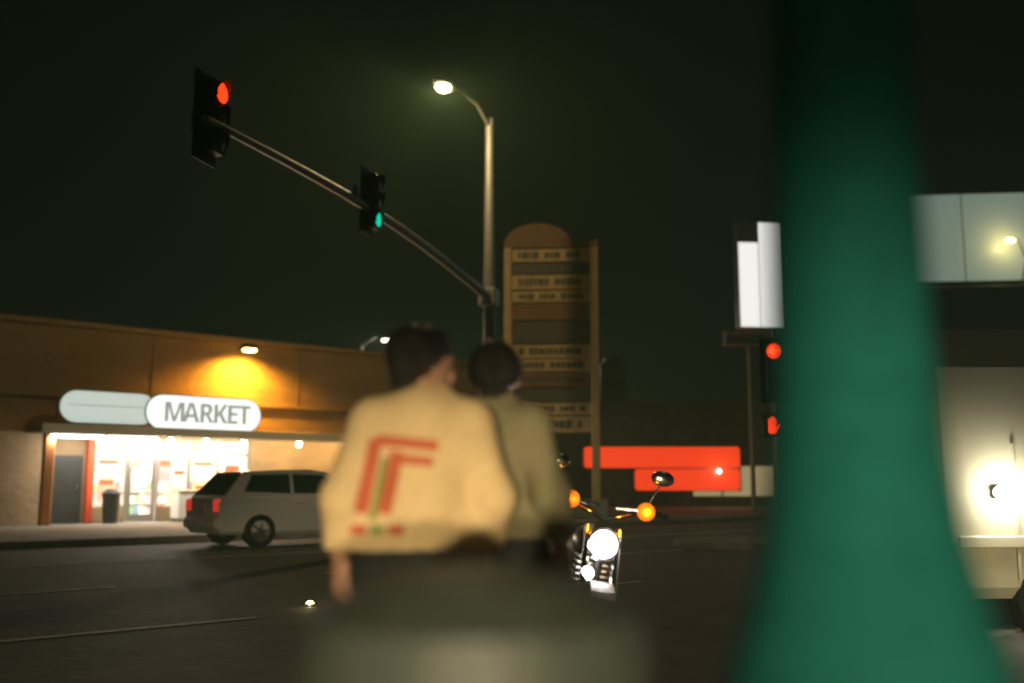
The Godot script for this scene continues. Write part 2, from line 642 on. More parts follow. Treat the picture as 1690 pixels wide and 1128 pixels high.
	for z in [-1.5, -3.4]:
		for x in [2.5, 5.2]:
			var f := thing("ceiling_light", "white ceiling light panel inside the market, " + ("near the window" if z > -2 else "near the back wall") + (" on the door side" if x < 4 else " on the freezer side"), "light", Vector3.ZERO, 0.0, "ceiling lights in the market")
			f.transform = t * Transform3D(Basis.IDENTITY, Vector3(x, 2.76, z))
			st = ST()
			soft_box(st, Vector3(0, -0.02, 0), Vector3(1.3, 0.06, 0.5), 0.01)
			part("frame", st, "plastic_white", f)
			st = ST()
			box(st, Vector3(0, -0.056, 0), Vector3(1.2, 0.008, 0.4))
			part("light_panel", st, "interior_panel", f)
			lamp_area(f, Vector3(0, -0.08, 0), Vector3.DOWN, Vector2(1.2, 0.4), Color(1, 0.93, 0.84), 15.0)
	# shelving with goods
	var tints := [Color(0.7, 0.1, 0.08), Color(0.75, 0.55, 0.1), Color(0.75, 0.72, 0.66), Color(0.15, 0.35, 0.15), Color(0.75, 0.35, 0.4), Color(0.1, 0.2, 0.45), Color(0.8, 0.75, 0.5)]
	var gm := mat("goods", Color.WHITE, 0.5)
	gm.vertex_color_use_as_albedo = true
	for k in 3:
		var names := ["against the back wall", "in the middle of the shop", "just behind the window"]
		var sh := thing("shop_shelf", "white shop shelf of mixed goods " + names[k] + " of the market", "shelf", Vector3.ZERO, 0.0, "shelves in the market")
		sh.transform = t * Transform3D(Basis.IDENTITY, Vector3([3.9, 4.2, 5.3][k], 0.02, [-4.7, -3.0, -1.3][k]))
		var wdt: float = [4.4, 3.2, 1.8][k]
		var hgt: float = [2.1, 1.5, 1.2][k]
		st = ST()
		box(st, Vector3(0, hgt / 2, -0.2), Vector3(wdt, hgt, 0.03))
		part("back_panel", st, "plastic_white", sh)
		var goods := ST()
		var rows := int(hgt / 0.38)
		for r in rows:
			st = ST()
			box(st, Vector3(0, 0.1 + r * 0.38, 0.005), Vector3(wdt, 0.03, 0.38))
			part("board", st, "plastic_white", sh)
			var x := -wdt / 2 + 0.06
			while x < wdt / 2 - 0.1:
				var w := rng.randf_range(0.07, 0.2)
				var h := rng.randf_range(0.14, 0.31)
				goods.set_color(tints[rng.randi() % tints.size()])
				box(goods, Vector3(x + w / 2, 0.117 + r * 0.38 + h / 2, 0.04), Vector3(w * 0.92, h, 0.24))
				x += w
		var gp := part("goods", goods, "goods", sh)
		gp.set_meta("kind", "stuff")
	# posters on the panes
	var ps := [[2.08, 1.62, 0.7, 0.5, Color(0.78, 0.7, 0.62), "cream poster on the first shop window pane beside the red post"],
		[2.05, 1.0, 0.5, 0.6, Color(0.72, 0.45, 0.3), "orange tan poster low on the pane beside the red post"],
		[3.78, 1.55, 0.4, 0.7, Color(0.8, 0.3, 0.32), "red poster on the window pane right after the shop door"],
		[4.22, 1.3, 0.42, 0.6, Color(0.8, 0.76, 0.74), "white poster next to the red poster on the shop window"],
		[4.98, 1.6, 0.75, 0.5, Color(0.82, 0.62, 0.6), "wide pink poster high on a shop window pane"],
		[4.98, 0.86, 0.6, 0.55, Color(0.8, 0.72, 0.3), "yellow poster below the wide pink poster"],
		[5.95, 1.35, 0.6, 0.95, Color(0.85, 0.8, 0.78), "tall white poster on the last shop window pane"]]
	for p in ps:
		var q := thing("poster", p[5], "poster", Vector3.ZERO, 0.0, "posters on the shop window")
		q.transform = t * Transform3D(Basis.IDENTITY, Vector3(p[0], p[1], -0.138))
		st = ST()
		box(st, Vector3.ZERO, Vector3(p[2], p[3], 0.006))
		var pm := mat("poster", p[4], 0.6)
		var sheet_ := part("sheet", st, "poster", q)
		sheet_.material_override = pm
		st = ST()
		box(st, Vector3(0, p[3] * 0.25, 0.005), Vector3(p[2] * 0.8, p[3] * 0.22, 0.003))
		part("print", st, "red_print", q)
	# strip lights and bulbs under the canopy
	for x in [0.75, 2.25]:
		var f := thing("strip_light", "white fluorescent strip light under the canopy edge " + ("beside the orange post" if x < 1 else "in front of the shop door"), "light", Vector3.ZERO, 0.0, "lights along the market canopy")
		f.transform = t * Transform3D(Basis.IDENTITY, Vector3(x, 2.42, 1.16))
		st = ST()
		soft_box(st, Vector3(0, 0.035, -0.03), Vector3(1.46, 0.06, 0.14), 0.01)
		part("housing", st, "plastic_white", f)
		st = ST()
		tube(st, [Vector3(-0.7, -0.03, 0.03), Vector3(0.7, -0.03, 0.03)], [0.035], 12)
		part("light_tube", st, "tube", f)
		lamp_area(f, Vector3(0, -0.08, 0.03), Vector3(0, -1, -0.5), Vector2(1.4, 0.07), Color(1, 0.92, 0.84), 5.0)
	for x in [3.4, 4.5, 5.7, 7.6, 9.5]:
		var f := thing("canopy_lamp", "small round bulb lamp under the canopy edge " + {3.4: "just past the strip lights", 4.5: "above the chest freezer", 5.7: "before the last shop window pane", 7.6: "before the blank amber wall", 9.5: "beside the post at the canopy end"}[x], "lamp", Vector3.ZERO, 0.0, "lamps along the market canopy")
		f.transform = t * Transform3D(Basis.IDENTITY, Vector3(x, 2.45, 1.1))
		st = ST()
		lathe(st, [Vector2(0.0, -0.03), Vector2(0.11, -0.02), Vector2(0.07, 0.045), Vector2(0.0, 0.05)], 16)
		part("cap", st, "alloy", f)
		st = ST()
		ball(st, Vector3(0, -0.09, 0), Vector3(0.085, 0.085, 0.085), 14)
		part("bulb", st, "bulb", f)
		lamp_omni(f, Vector3(0, -0.09, 0), Color(1, 0.68, 0.3) if x > 6 else Color(1, 0.86, 0.7), 3.6, 0.07)
	# wall lamp with its amber light
	var wl := thing("wall_lamp", "amber wall lamp high above the market canopy, lighting the stucco", "lamp")
	wl.transform = t * Transform3D(Basis.IDENTITY, Vector3(5.95, 5.35, 0))
	st = ST()
	tube(st, [Vector3(0, 0.05, 0), Vector3(0, 0.12, 0.35), Vector3(0, 0.1, 0.6)], [0.03], 8)
	part("arm", st, "dark_metal", wl)
	st = ST()
	soft_box(st, Vector3(0, 0.06, 0.74), Vector3(0.42, 0.16, 0.36), 0.03)
	part("housing", st, "dark_metal", wl)
	st = ST()
	soft_box(st, Vector3(0, -0.06, 0.76), Vector3(0.36, 0.09, 0.28), 0.03)
	part("lens", st, "amber_lens", wl)
	lamp_spot(wl, Vector3(0, -0.14, 0.76), Vector3(0, -1, -0.2), Color(1.0, 0.42, 0.035), 62.0, 79.0, 0.7, 0.1)
	# sign on the parapet
	var sg := thing("market_sign", "white lit pill shaped sign lettered MARKET above the shop canopy", "sign")
	sg.transform = t * Transform3D(Basis.IDENTITY, Vector3(-0.4, 2.56, 0.85))
	st = ST()
	prism(st, pill(0.62, 3.35, 0.2, 1.15, 0.47, 10), 0.0, 0.24)
	var b1 := part("smear_cabinet", st, "alloy", sg)  # added lit cabinet, shaped as the light trail left of the lettered sign
	b1.set_meta("label", "added dim lit cabinet standing in for the light smear left of the sign")
	st = ST()
	prism(st, pill(0.66, 3.31, 0.24, 1.11, 0.43, 10), 0.242, 0.262)
	part("lit_face", st, "sign_smear", b1)
	st = ST()
	box(st, Vector3(1.95, 0.72, 0.27), Vector3(2.2, 0.035, 0.012))
	part("smear_stripe", st, "letter_grey", b1)
	st = ST()
	prism(st, pill(2.98, 6.62, 0.1, 1.16, 0.52, 10), 0.002, 0.32)
	var b2 := part("cabinet", st, "alloy", sg)
	st = ST()
	prism(st, pill(3.02, 6.58, 0.14, 1.12, 0.48, 10), 0.322, 0.344)
	part("lit_face", st, "sign_white", b2)
	var fnt := SystemFont.new()
	fnt.font_names = PackedStringArray(["Droid Sans"])
	fnt.font_weight = 700
	var x := 3.55
	for ch in "MARKET":
		var tm := TextMesh.new()
		tm.text = ch
		tm.font = fnt
		tm.font_size = 64
		tm.pixel_size = 0.0125
		tm.depth = 0.02
		var l := MeshInstance3D.new()
		l.name = "letter"
		l.mesh = tm
		l.material_override = M["letter_grey"]
		b2.add_child(l, true)
		var wd: float = {"M": 0.56, "A": 0.47, "R": 0.44, "K": 0.44, "E": 0.38, "T": 0.40}[ch]
		l.position = Vector3(x + wd / 2, 0.63, 0.356)
		x += wd
	lamp_area(sg, Vector3(4.8, 0.63, 0.4), Vector3.BACK, Vector2(3.4, 0.9), Color(0.93, 1, 0.95), 0.8)
	# a bin and an ice chest before the front
	var bn := thing("rubbish_bin", "dark rubbish bin in front of the first shop window pane", "bin")
	bn.transform = t * Transform3D(Basis.IDENTITY, Vector3(1.95, 0.0, 0.6))
	st = ST()
	lathe(st, [Vector2(0.0, 0.0), Vector2(0.2, 0.0), Vector2(0.25, 0.78), Vector2(0.26, 0.8), Vector2(0.0, 0.801)], 20)
	part("body", st, "dark_metal", bn)
	st = ST()
	lathe(st, [Vector2(0.27, 0.803), Vector2(0.27, 0.85), Vector2(0.12, 0.97), Vector2(0.0, 0.98)], 20)
	part("lid", st, "dark_metal", bn)
	var ic := thing("ice_chest", "low cream chest freezer under the shop window by the door", "freezer")
	ic.transform = t * Transform3D(Basis.IDENTITY, Vector3(4.6, 0.0, 0.5))
	st = ST()
	soft_box(st, Vector3(0, 0.48, 0), Vector3(1.5, 0.8, 0.6), 0.03)
	part("body", st, "plastic_white", ic)
	st = ST()
	soft_box(st, Vector3(0, 0.91, 0), Vector3(1.54, 0.06, 0.64), 0.02)
	part("lid", st, "interior", ic)
	for s in [-0.65, 0.65]:
		for z in [-0.22, 0.22]:
			st = ST()
			tube(st, [Vector3(s, 0, z), Vector3(s, 0.09, z)], [0.03], 8)
			part("foot", st, "dark_metal", ic)


# ------------------------------------------------------------------ the low building on the right and its red sign
func right_building() -> void:
	var a := G(940, 50.0)
	var b := G(1420, 50.0)
	var w := b.x - a.x
	var m := thing("shop_building", "low brown stucco shop with a flat roof behind the red lit sign", "building", Vector3(a.x, 0.1, a.z))
	var st := ST()
	box2(st, Vector3(0, 0, -8.3), Vector3(w, 5.05, -8))
	box2(st, Vector3(0, 0, -8), Vector3(0.3, 5.05, -0.3))
	box2(st, Vector3(w - 0.3, 0, -8), Vector3(w, 5.05, -0.3))
	box2(st, Vector3(0, 2.0, -0.3), Vector3(w, 5.05, 0))
	box2(st, Vector3(0, 0, -0.3), Vector3(6.1, 2.0, 0))
	box2(st, Vector3(12.0, 0, -0.3), Vector3(w, 2.0, 0))
	box2(st, Vector3(6.1, 0, -0.3), Vector3(12.0, 0.5, 0))
	part("wall", st, "brown_stucco", m)
	st = ST()
	box2(st, Vector3(0.3, 4.5, -8), Vector3(w - 0.3, 4.7, -0.3))
	part("roof", st, "dark_metal", m)
	st = ST()
	soft_box(st, Vector3(w / 2, 5.12, -0.13), Vector3(w + 0.2, 0.14, 0.42), 0.02)
	part("coping", st, "trim", m)
	for k in 4:
		st = ST()
		box2(st, Vector3(6.14 + k * 1.47, 0.52, -0.2), Vector3(6.14 + k * 1.47 + 1.39, 1.98, -0.19))
		var p := part("window", st, "window_glow", m)
		st = ST()
		box2(st, Vector3(6.14 + k * 1.47 + 1.392, 0.5, -0.24), Vector3(6.14 + k * 1.47 + 1.466, 2.0, -0.12))
		part("mullion", st, "dark_metal", p)
	# rooftop unit
	var u := thing("rooftop_unit", "boxy metal air unit on the roof of the low brown shop", "air unit", Vector3(a.x + 2.4, 4.8, a.z - 2.0))
	st = ST()
	soft_box(st, Vector3(0, 1.4, 0), Vector3(1.4, 2.4, 1.4), 0.04)
	part("casing", st, "galvanised", u)
	st = ST()
	lathe(st, [Vector2(0.45, 2.6), Vector2(0.5, 2.62), Vector2(0.5, 2.9), Vector2(0.3, 3.0), Vector2(0.0, 3.02)], 20)
	part("fan_hood", st, "galvanised", u)
	for s in [-0.55, 0.55]:
		for z in [-0.55, 0.55]:
			st = ST()
			box(st, Vector3(s, 0.1, z), Vector3(0.1, 0.2, 0.1))
			part("foot", st, "dark_metal", u)
	for k in 5:
		st = ST()
		box(st, Vector3(0, 0.6 + k * 0.25, 0.72), Vector3(1.1, 0.1, 0.04))
		part("louvre", st, "dark_metal", u)
	# red sign, drawn longer and deeper to follow the smear of its light
	var l := P(962, 774, 49.6)
	var r := P(1221, 737, 49.6)
	var lo := P(1046, 811, 49.6)
	var sg := thing("red_sign", "red lit sign box lengthened and deepened to imitate its light smear", "sign", Vector3(l.x, 0, l.z))
	st = ST()
	soft_box(st, Vector3((r.x - l.x) / 2, (l.y + r.y) / 2, -0.02), Vector3(r.x - l.x, r.y - l.y, 0.34), 0.03)
	var c1 := part("cabinet", st, "dark_metal", sg)
	st = ST()
	prism(st, pill(0.05, r.x - l.x - 0.05, l.y + 0.04, r.y - 0.04, 0.16, 5), 0.152, 0.17)
	part("lit_face", st, "red_neon", c1)
	st = ST()
	soft_box(st, Vector3((r.x + lo.x) / 2 - l.x, (l.y + lo.y) / 2 - 0.005, -0.02), Vector3(r.x - lo.x, l.y - lo.y - 0.012, 0.34), 0.03)
	var c2 := part("lower_smear_cabinet", st, "dark_metal", sg)  # added under the sign to imitate the downward smear of its red light
	st = ST()
	prism(st, pill(lo.x - l.x + 0.05, r.x - l.x - 0.07, lo.y + 0.04, l.y - 0.02, 0.16, 5), 0.152, 0.17)
	part("lit_face", st, "red_neon", c2)
	lamp_area(sg, Vector3((r.x - l.x) / 2, (l.y + r.y) / 2, 0.25), Vector3.BACK, Vector2(r.x - l.x, 0.9), Color(1, 0.06, 0.015), 3.0)
	var sp := P(1187, 778, 49.2)
	var sl := thing("sign_lamp", "tiny warm white lamp fixed on the red sign", "lamp", sp)
	st = ST()
	tube(st, [Vector3(0, 0, -0.24), Vector3(0, 0.02, -0.05)], [0.03], 8)
	part("arm", st, "dark_metal", sl)
	st = ST()
	ball(st, Vector3.ZERO, Vector3.ONE * 0.08, 12)
	part("bulb", st, "bulb", sl)
	lamp_omni(sl, Vector3.ZERO, Color(1, 0.85, 0.6), 0.5, 0.07)


# ------------------------------------------------------------------ pylon sign of the plaza
func pylon_sign() -> void:
	var d := 34.0
	var l := P(832, 700, d)
	var r := P(986, 400, d)
	var w := r.x - l.x
	var s := thing("pylon_sign", "tall tan pylon sign with rows of unlit panels and an arched brown top", "sign", Vector3(l.x, 0.1, l.z), -0.08)
	var top := P(900, 412, d).y - 0.1
	var st := ST()
	for x in [0.14, w - 0.14]:
		st = ST()
		soft_box(st, Vector3(x, top / 2, 0), Vector3(0.28, top, 0.5), 0.03)
		part("pillar", st, "pylon_tan", s)
	st = ST()
	var arch := [Vector2(0.0, top), Vector2(w, top), Vector2(w, top + 0.25)]
	for k in 17:
		var an := PI * k / 16
		arch.append(Vector2(w * 0.36 + cos(an) * w * 0.36, top + 0.1 + sin(an) * 0.75))
	prism(st, arch, -0.22, 0.22)
	part("arched_top", st, "pylon_brown", s)
	var y := top - 0.04
	var hs := [0.5, 0.42, 0.55, 0.44, 0.62, 0.8, 0.5, 0.46, 0.52, 0.5, 0.45, 0.6]
	var dark := [0, 1, 0, 0, 0, 1, 0, 0, 0, 1, 0, 0]
	for k in hs.size():
		st = ST()
		soft_box(st, Vector3(w / 2, y - hs[k] / 2 + 0.02, 0.03 * ((k * 7) % 3)), Vector3(w - 0.57, hs[k] - 0.05, 0.32), 0.015)
		var p := part("panel", st, ["pylon_tan", "pylon_dark", "pylon_brown"][2 if k in [4, 8] else dark[k]], s)
		if dark[k] == 0 and k != 4:     # lettering too blurred to read, as short dark strokes
			st = ST()
			var x := 0.5
			while x < w - 0.6:
				var lw := rng.randf_range(0.07, 0.22)
				box(st, Vector3(x + lw / 2, y - hs[k] / 2 + 0.02, 0.03 * ((k * 7) % 3) + 0.165), Vector3(lw, hs[k] * rng.randf_range(0.34, 0.5), 0.012))
				x += lw + (0.2 if rng.randf() < 0.2 else 0.035)
			part("lettering", st, "pylon_dark", p).set_meta("kind", "stuff")
		y -= hs[k]
	st = ST()
	soft_box(st, Vector3(w / 2, 0.3, 0), Vector3(w + 0.5, 0.6, 1.0), 0.04)
	part("plinth", st, "kerb", s)


# ------------------------------------------------------------------ traffic signals
func signal_head(label: String, at: Vector3, facing: Vector3, lit: int, sections := 3, arrow := false) -> Node3D:
	var s := thing("traffic_signal", label, "traffic signal", at)
	s.basis = Basis.looking_at(-facing, Vector3.UP)      # local +z looks along facing
	var st := ST()
	for k in sections:
		soft_box(st, Vector3(0, -0.36 * k, -0.12), Vector3(0.36, 0.355, 0.24), 0.03)
	part("housing", st, "signal_black", s)
	st = ST()
	box2(st, Vector3(-0.3, -0.36 * (sections - 1) - 0.3, -0.262), Vector3(0.3, 0.3, -0.245))
	part("backplate", st, "signal_black", s)
	for k in sections:
		var c := Vector3(0, -0.36 * k, 0)
		st = ST()
		lathe(st, [Vector2(0.0, 0.035), Vector2(0.09, 0.025), Vector2(0.15, 0.0)].map(func(v): return Vector2(v.x, -v.y)), 24, Transform3D(Basis(Vector3.RIGHT, -PI / 2), c + Vector3(0, 0, 0.004)))
		var names := [["red_signal", "dead_lens_red"], ["dead_lens_amber", "dead_lens_amber"], ["green_signal", "dead_lens_green"]]
		var lens: MeshInstance3D
		if arrow and k == lit:
			lens = part("lens_light", st, "red_signal", s)
			st = ST()
			prism(st, [Vector2(-0.12, 0.0), Vector2(-0.02, -0.1), Vector2(0.02, -0.06), Vector2(-0.015, -0.025), Vector2(0.11, -0.025), Vector2(0.11, 0.025), Vector2(-0.015, 0.025), Vector2(0.02, 0.06), Vector2(-0.02, 0.1)], 0.042, 0.05, Transform3D(Basis.IDENTITY, c))
			part("arrow_light", st, "arrow_glow", lens)
		else:
			lens = part("lens_light" if k == lit else "lens", st, names[k][0 if k == lit else 1], s)
		st = ST()     # cut-away visor
		for j in 18:
			var a0 := -0.5 + (PI + 1.0) * j / 18.0
			var a1 := -0.5 + (PI + 1.0) * (j + 1) / 18.0
			var z0 := 0.11 * (0.3 + 0.7 * sin(clampf(a0, 0, PI)))
			var z1 := 0.11 * (0.3 + 0.7 * sin(clampf(a1, 0, PI)))
			var p0 := c + Vector3(cos(a0), sin(a0), 0) * 0.165
			var p1 := c + Vector3(cos(a1), sin(a1), 0) * 0.165
			quad(st, p0, p1, p1 + Vector3(0, 0, z1), p0 + Vector3(0, 0, z0))
			var i0 := c + Vector3(cos(a0), sin(a0), 0) * 0.16
			var i1 := c + Vector3(cos(a1), sin(a1), 0) * 0.16
			quad(st, i1, i0, i0 + Vector3(0, 0, z0), i1 + Vector3(0, 0, z1))
		part("visor", st, "signal_black", s)
	return s


func signal_pole() -> void:
	var base := G(806, 27.0)
	var foot := Vector3(base.x, 0.1, base.z)
	var top := P(809, 196, 27.0).y
	var arm_at := Vector3(base.x, P(800, 492, 27.0).y, base.z)
	var tip := P(338, 196, 13.4)
	var dir := Vector3(tip.x - arm_at.x, 0, tip.z - arm_at.z).normalized()
	var s := thing("signal_pole", "tall steel pole with a long mast arm and a lit street lamp on top", "pole", foot)
	var st := ST()
	lathe(st, [Vector2(0.34, 0.0), Vector2(0.34, 0.05), Vector2(0.2, 0.06), Vector2(0.195, 0.9), Vector2(0.17, 0.95), Vector2(0.165, 6.0), Vector2(0.11, top - 0.1), Vector2(0.0, top - 0.06)], 16)
	part("pole", st, "galvanised", s)
	st = ST()
	var pts := []
	var rad := []
	for k in 13:
		var f := k / 12.0
		var p := arm_at.lerp(tip, f) - foot
		p.y += 0.28 * sin(PI * f)
		pts.append(p)
		rad.append(lerpf(0.13, 0.06, f))
	tube(st, pts, rad, 12)
	part("mast_arm", st, "galvanised", s)
	st = ST()
	soft_box(st, arm_at - foot, Vector3(0.5, 0.5, 0.5), 0.05, Basis.looking_at(dir))
	part("arm_bracket", st, "galvanised", s)
	# luminaire
	var head := P(733, 146, 24.6) - foot
	st = ST()
	var a0 := Vector3(0, top - 0.35, 0)
	tube(st, [a0, a0 + (head - a0) * 0.3 + Vector3(0, 0.35, 0), a0 + (head - a0) * 0.65 + Vector3(0, 0.3, 0), head + Vector3(0, 0.14, 0)], [0.06, 0.055, 0.05, 0.045], 10)
	part("lamp_arm", st, "galvanised", s)
	var lb := Basis.looking_at((head - a0) * Vector3(1, 0, 1))
	st = ST()
	ball(st, head + Vector3(0, 0.1, 0), Vector3(0.24, 0.12, 0.5), 18, lb)
	var lh := part("lamp_head", st, "galvanised", s)
	st = ST()
	ball(st, head + Vector3(0, 0.0, 0) + dir * 0.08, Vector3(0.19, 0.12, 0.23), 18, lb)
	part("lens", st, "sodium_lens", lh)
	lamp_omni(s, head + dir * 0.08, Color(1.0, 0.72, 0.34), 52.0, 0.1)
	# heads hung on the arm; they face across it
	var face := Vector3(-dir.z, 0, dir.x)
	if face.x < 0:
		face = -face
	var red := P(346, 156, 13.9)
	hang(signal_head("traffic signal showing red near the tip of the long mast arm", red + face * 0.2, face, 0), Vector3(0, -0.36, -0.42))
	var gd := 13.6 + 6.0
	var grn := P(624, 362, gd - 0.6)
	hang(signal_head("traffic signal showing green half way along the mast arm", grn + Vector3(0, 0.72, 0), face, 2), Vector3(0, -0.2, -0.5))


func hang(s: Node3D, to: Vector3) -> void:
	var st := ST()
	tube(st, [Vector3(0, to.y, -0.25), to], [0.035], 8)
	tube(st, [to + Vector3(0, 0.2, 0), to - Vector3(0, 0.2, 0)], [0.05], 8)
	part("clamp", st, "galvanised", s)


func arrow_signal() -> void:
	var base := G(1296, 20.0)
	var at := P(1279, 580, 20.0)
	var s := thing("arrow_signal_pole", "slim steel pole carrying the red arrow signal and the walk signal", "pole", base + Vector3(0, 0.13, -0.32))
	var st := ST()
	lathe(st, [Vector2(0.16, 0.0), Vector2(0.16, 0.25), Vector2(0.07, 0.32), Vector2(0.06, at.y + 0.35), Vector2(0.0, at.y + 0.4)], 14)
	part("pole", st, "galvanised", s)
	st = ST()
	tube(st, [Vector3(0, at.y - 0.1, 0), Vector3(-0.1, at.y - 0.1, 0.1)], [0.03], 8)
	part("bracket", st, "galvanised", s)
	var face := Vector3(-at.x, 0, -at.z).normalized()
	signal_head("traffic signal showing a red left arrow on the slim pole", at, face, 0, 3, true)
	var wp := P(1277, 702, 20.0)
	var ws := thing("walk_signal", "small walk signal showing a red hand below the arrow signal", "walk signal", wp)
	ws.basis = Basis.looking_at(-face)
	st = ST()
	soft_box(st, Vector3(0, 0, -0.1), Vector3(0.44, 0.46, 0.2), 0.03)
	part("housing", st, "signal_black", ws)
	st = ST()
	box2(st, Vector3(-0.26, 0.235, -0.05), Vector3(0.26, 0.25, 0.16))
	part("hood", st, "signal_black", ws)
	st = ST()     # raised hand: palm, four fingers, thumb
	prism(st, pill(-0.09, 0.08, -0.17, 0.02, 0.05, 4), 0.002, 0.014)
	for k in 4:
		prism(st, pill(-0.088 + k * 0.043, -0.054 + k * 0.043, 0.0, [0.12, 0.16, 0.17, 0.13][k], 0.016, 3), 0.003, 0.015)
	tube(st, [Vector3(0.07, -0.1, 0.008), Vector3(0.14, 0.01, 0.008)], [0.02], 6)
	part("hand_light", st, "red_signal", ws)


# ------------------------------------------------------------------ lit signs
func white_sign() -> void:
	var d := 40.0
	var l := P(1216, 548, d)
	var r := P(1290, 372, d)
	var w := r.x - l.x
	var h := r.y - l.y
	var s := thing("lightbox_sign", "tall narrow white lit sign box on a steel frame above the red arrow", "sign", Vector3((l.x + r.x) / 2, 0.1, l.z), 0.12)
	var cy := (l.y + r.y) / 2
	var st := ST()
	for x in [-0.5, 0.5]:
		st = ST()
		tube(st, [Vector3(x, 0, -0.1), Vector3(x, l.y - 0.7, -0.1)], [0.1], 12)
		part("leg", st, "galvanised", s)
	st = ST()
	soft_box(st, Vector3(0, cy, 0), Vector3(w, h, 0.5), 0.04)
	var c := part("cabinet", st, "alloy", s)
	st = ST()
	box2(st, Vector3(-w / 2 + 0.06, l.y + 0.06, 0.252), Vector3(-0.1, r.y - 0.9, 0.27))
	part("lit_face", st, "lightbox_white", c)
	st = ST()
	box2(st, Vector3(-0.06, l.y + 0.06, 0.252), Vector3(w / 2 - 0.06, r.y - 0.06, 0.274))
	part("lit_face", st, "lightbox_white", c)
	lamp_area(s, Vector3(0, cy, 0.35), Vector3.BACK, Vector2(w, h), Color(1, 0.99, 0.95), 2.2)
	for y in [l.y - 0.15, l.y - 0.66]:
		st = ST()
		soft_box(st, Vector3(-0.2, y, 0.1), Vector3(w + 0.9, 0.09, 0.3), 0.02)
		part("frame_rail", st, "galvanised", s)
	for x in [-w / 2 - 0.55, w / 2 + 0.15]:
		st = ST()
		soft_box(st, Vector3(x, l.y - 0.4, 0.1), Vector3(0.1, 0.42, 0.3), 0.02)
		part("frame_post", st, "galvanised", s)
	st = ST()
	tube(st, [Vector3(-w / 2 - 0.5, l.y - 0.2, 0.1), Vector3(w / 2 + 0.1, l.y - 0.6, 0.1)], [0.03], 6)
	part("brace", st, "galvanised", s)


func billboard() -> void:
	var d := 45.0
	var l := P(1490, 468, d)
	var r := P(1790, 318, d)
	var w := r.x - l.x
	var s := thing("billboard", "pale teal lit billboard on a steel post above the van", "billboard", Vector3((l.x + r.x) / 2, 0.0, l.z), -0.1)
	var st := ST()
	tube(st, [Vector3(w * 0.3, 0, -0.4), Vector3(w * 0.3, l.y + 1.0, -0.4)], [0.3], 16)
	part("post", st, "galvanised", s)
	st = ST()
	soft_box(st, Vector3(0, (l.y + r.y) / 2, 0), Vector3(w, r.y - l.y, 0.35), 0.04)
	var c := part("cabinet", st, "dark_metal", s)
	for k in 3:
		st = ST()
		box2(st, Vector3(-w / 2 + 0.08 + k * (w - 0.1) / 3, l.y + 0.1, 0.177), Vector3(-w / 2 + 0.03 + (k + 1) * (w - 0.1) / 3, r.y - 0.1, 0.19))
		part("lit_panel", st, "lightbox_teal", c)
	st = ST()
	soft_box(st, Vector3(0, l.y - 0.3, 0.5), Vector3(w, 0.08, 0.8), 0.02)
	part("catwalk", st, "galvanised", s)
	lamp_area(s, Vector3(0, (l.y + r.y) / 2, 0.3), Vector3.BACK, Vector2(w, r.y - l.y), Color(0.72, 1, 0.84), 3.0)
	var lp := P(1668, 397, 44.0)
	var lm := thing("billboard_lamp", "small yellow lamp on a bent arm in front of the billboard", "lamp", lp)
	st = ST()
	tube(st, [Vector3(0.6, -2.0, -0.5), Vector3(0.6, -0.9, 0.1), Vector3(0.3, 0.05, 0.05), Vector3(0, 0.08, 0)], [0.04], 8)
	part("arm", st, "galvanised", lm)
	st = ST()
	ball(st, Vector3.ZERO, Vector3(0.22, 0.11, 0.14), 14)
	part("lens", st, "yellow_lens", lm)
	lamp_omni(lm, Vector3(0, 0, 0), Color(1, 0.85, 0.3), 0.8, 0.1)


func far_lamps() -> void:
	var spots := [[884, 578, 60.0, 1.0], [911, 621, 80.0, 1.0], [637, 562, 58.0, -1.0]]
	var names := ["distant street lamp behind the pylon sign", "farthest street lamp, lower, beyond the pylon sign", "distant street lamp rising behind the market roof"]
	var first: Node3D
	for i in 3:
		var p := P(spots[i][0], spots[i][1], spots[i][2])
		if i == 0:
			first = thing("street_lamp", names[0], "street lamp", Vector3(p.x, 0, p.z), 0.0, "distant street lamps")
			var st := ST()
			lathe(st, [Vector2(0.2, 0.0), Vector2(0.18, 0.6), Vector2(0.1, 0.65), Vector2(0.06, 9.2), Vector2(0.0, 9.22)], 12, Transform3D(Basis.IDENTITY, Vector3(1.4, 0, 0)))
			part("pole", st, "galvanised", first)
			st = ST()
			tube(st, [Vector3(1.4, 9.0, 0), Vector3(0.7, 9.5, 0), Vector3(0.15, 9.5, 0)], [0.05], 8)
			part("arm", st, "galvanised", first)
			st = ST()
			ball(st, Vector3(0, 9.47, 0), Vector3(0.36, 0.12, 0.2), 14)
			var h := part("lamp_head", st, "galvanised", first)
			st = ST()
			ball(st, Vector3(0, 9.36, 0), Vector3(0.24, 0.1, 0.17), 14)
			part("lens", st, "far_lens", h)
			lamp_omni(first, Vector3(0, 9.36, 0), Color(1, 0.84, 0.66), 12.0, 0.09)
		else:
			var c := copy(first, Vector3(p.x, 0, p.z), 0.0 if spots[i][3] > 0 else PI, names[i])
			c.scale = Vector3.ONE * p.y / 9.36
			if i == 2:
				c.rotation.y = PI
		if i == 0:
			first.scale = Vector3.ONE * p.y / 9.36


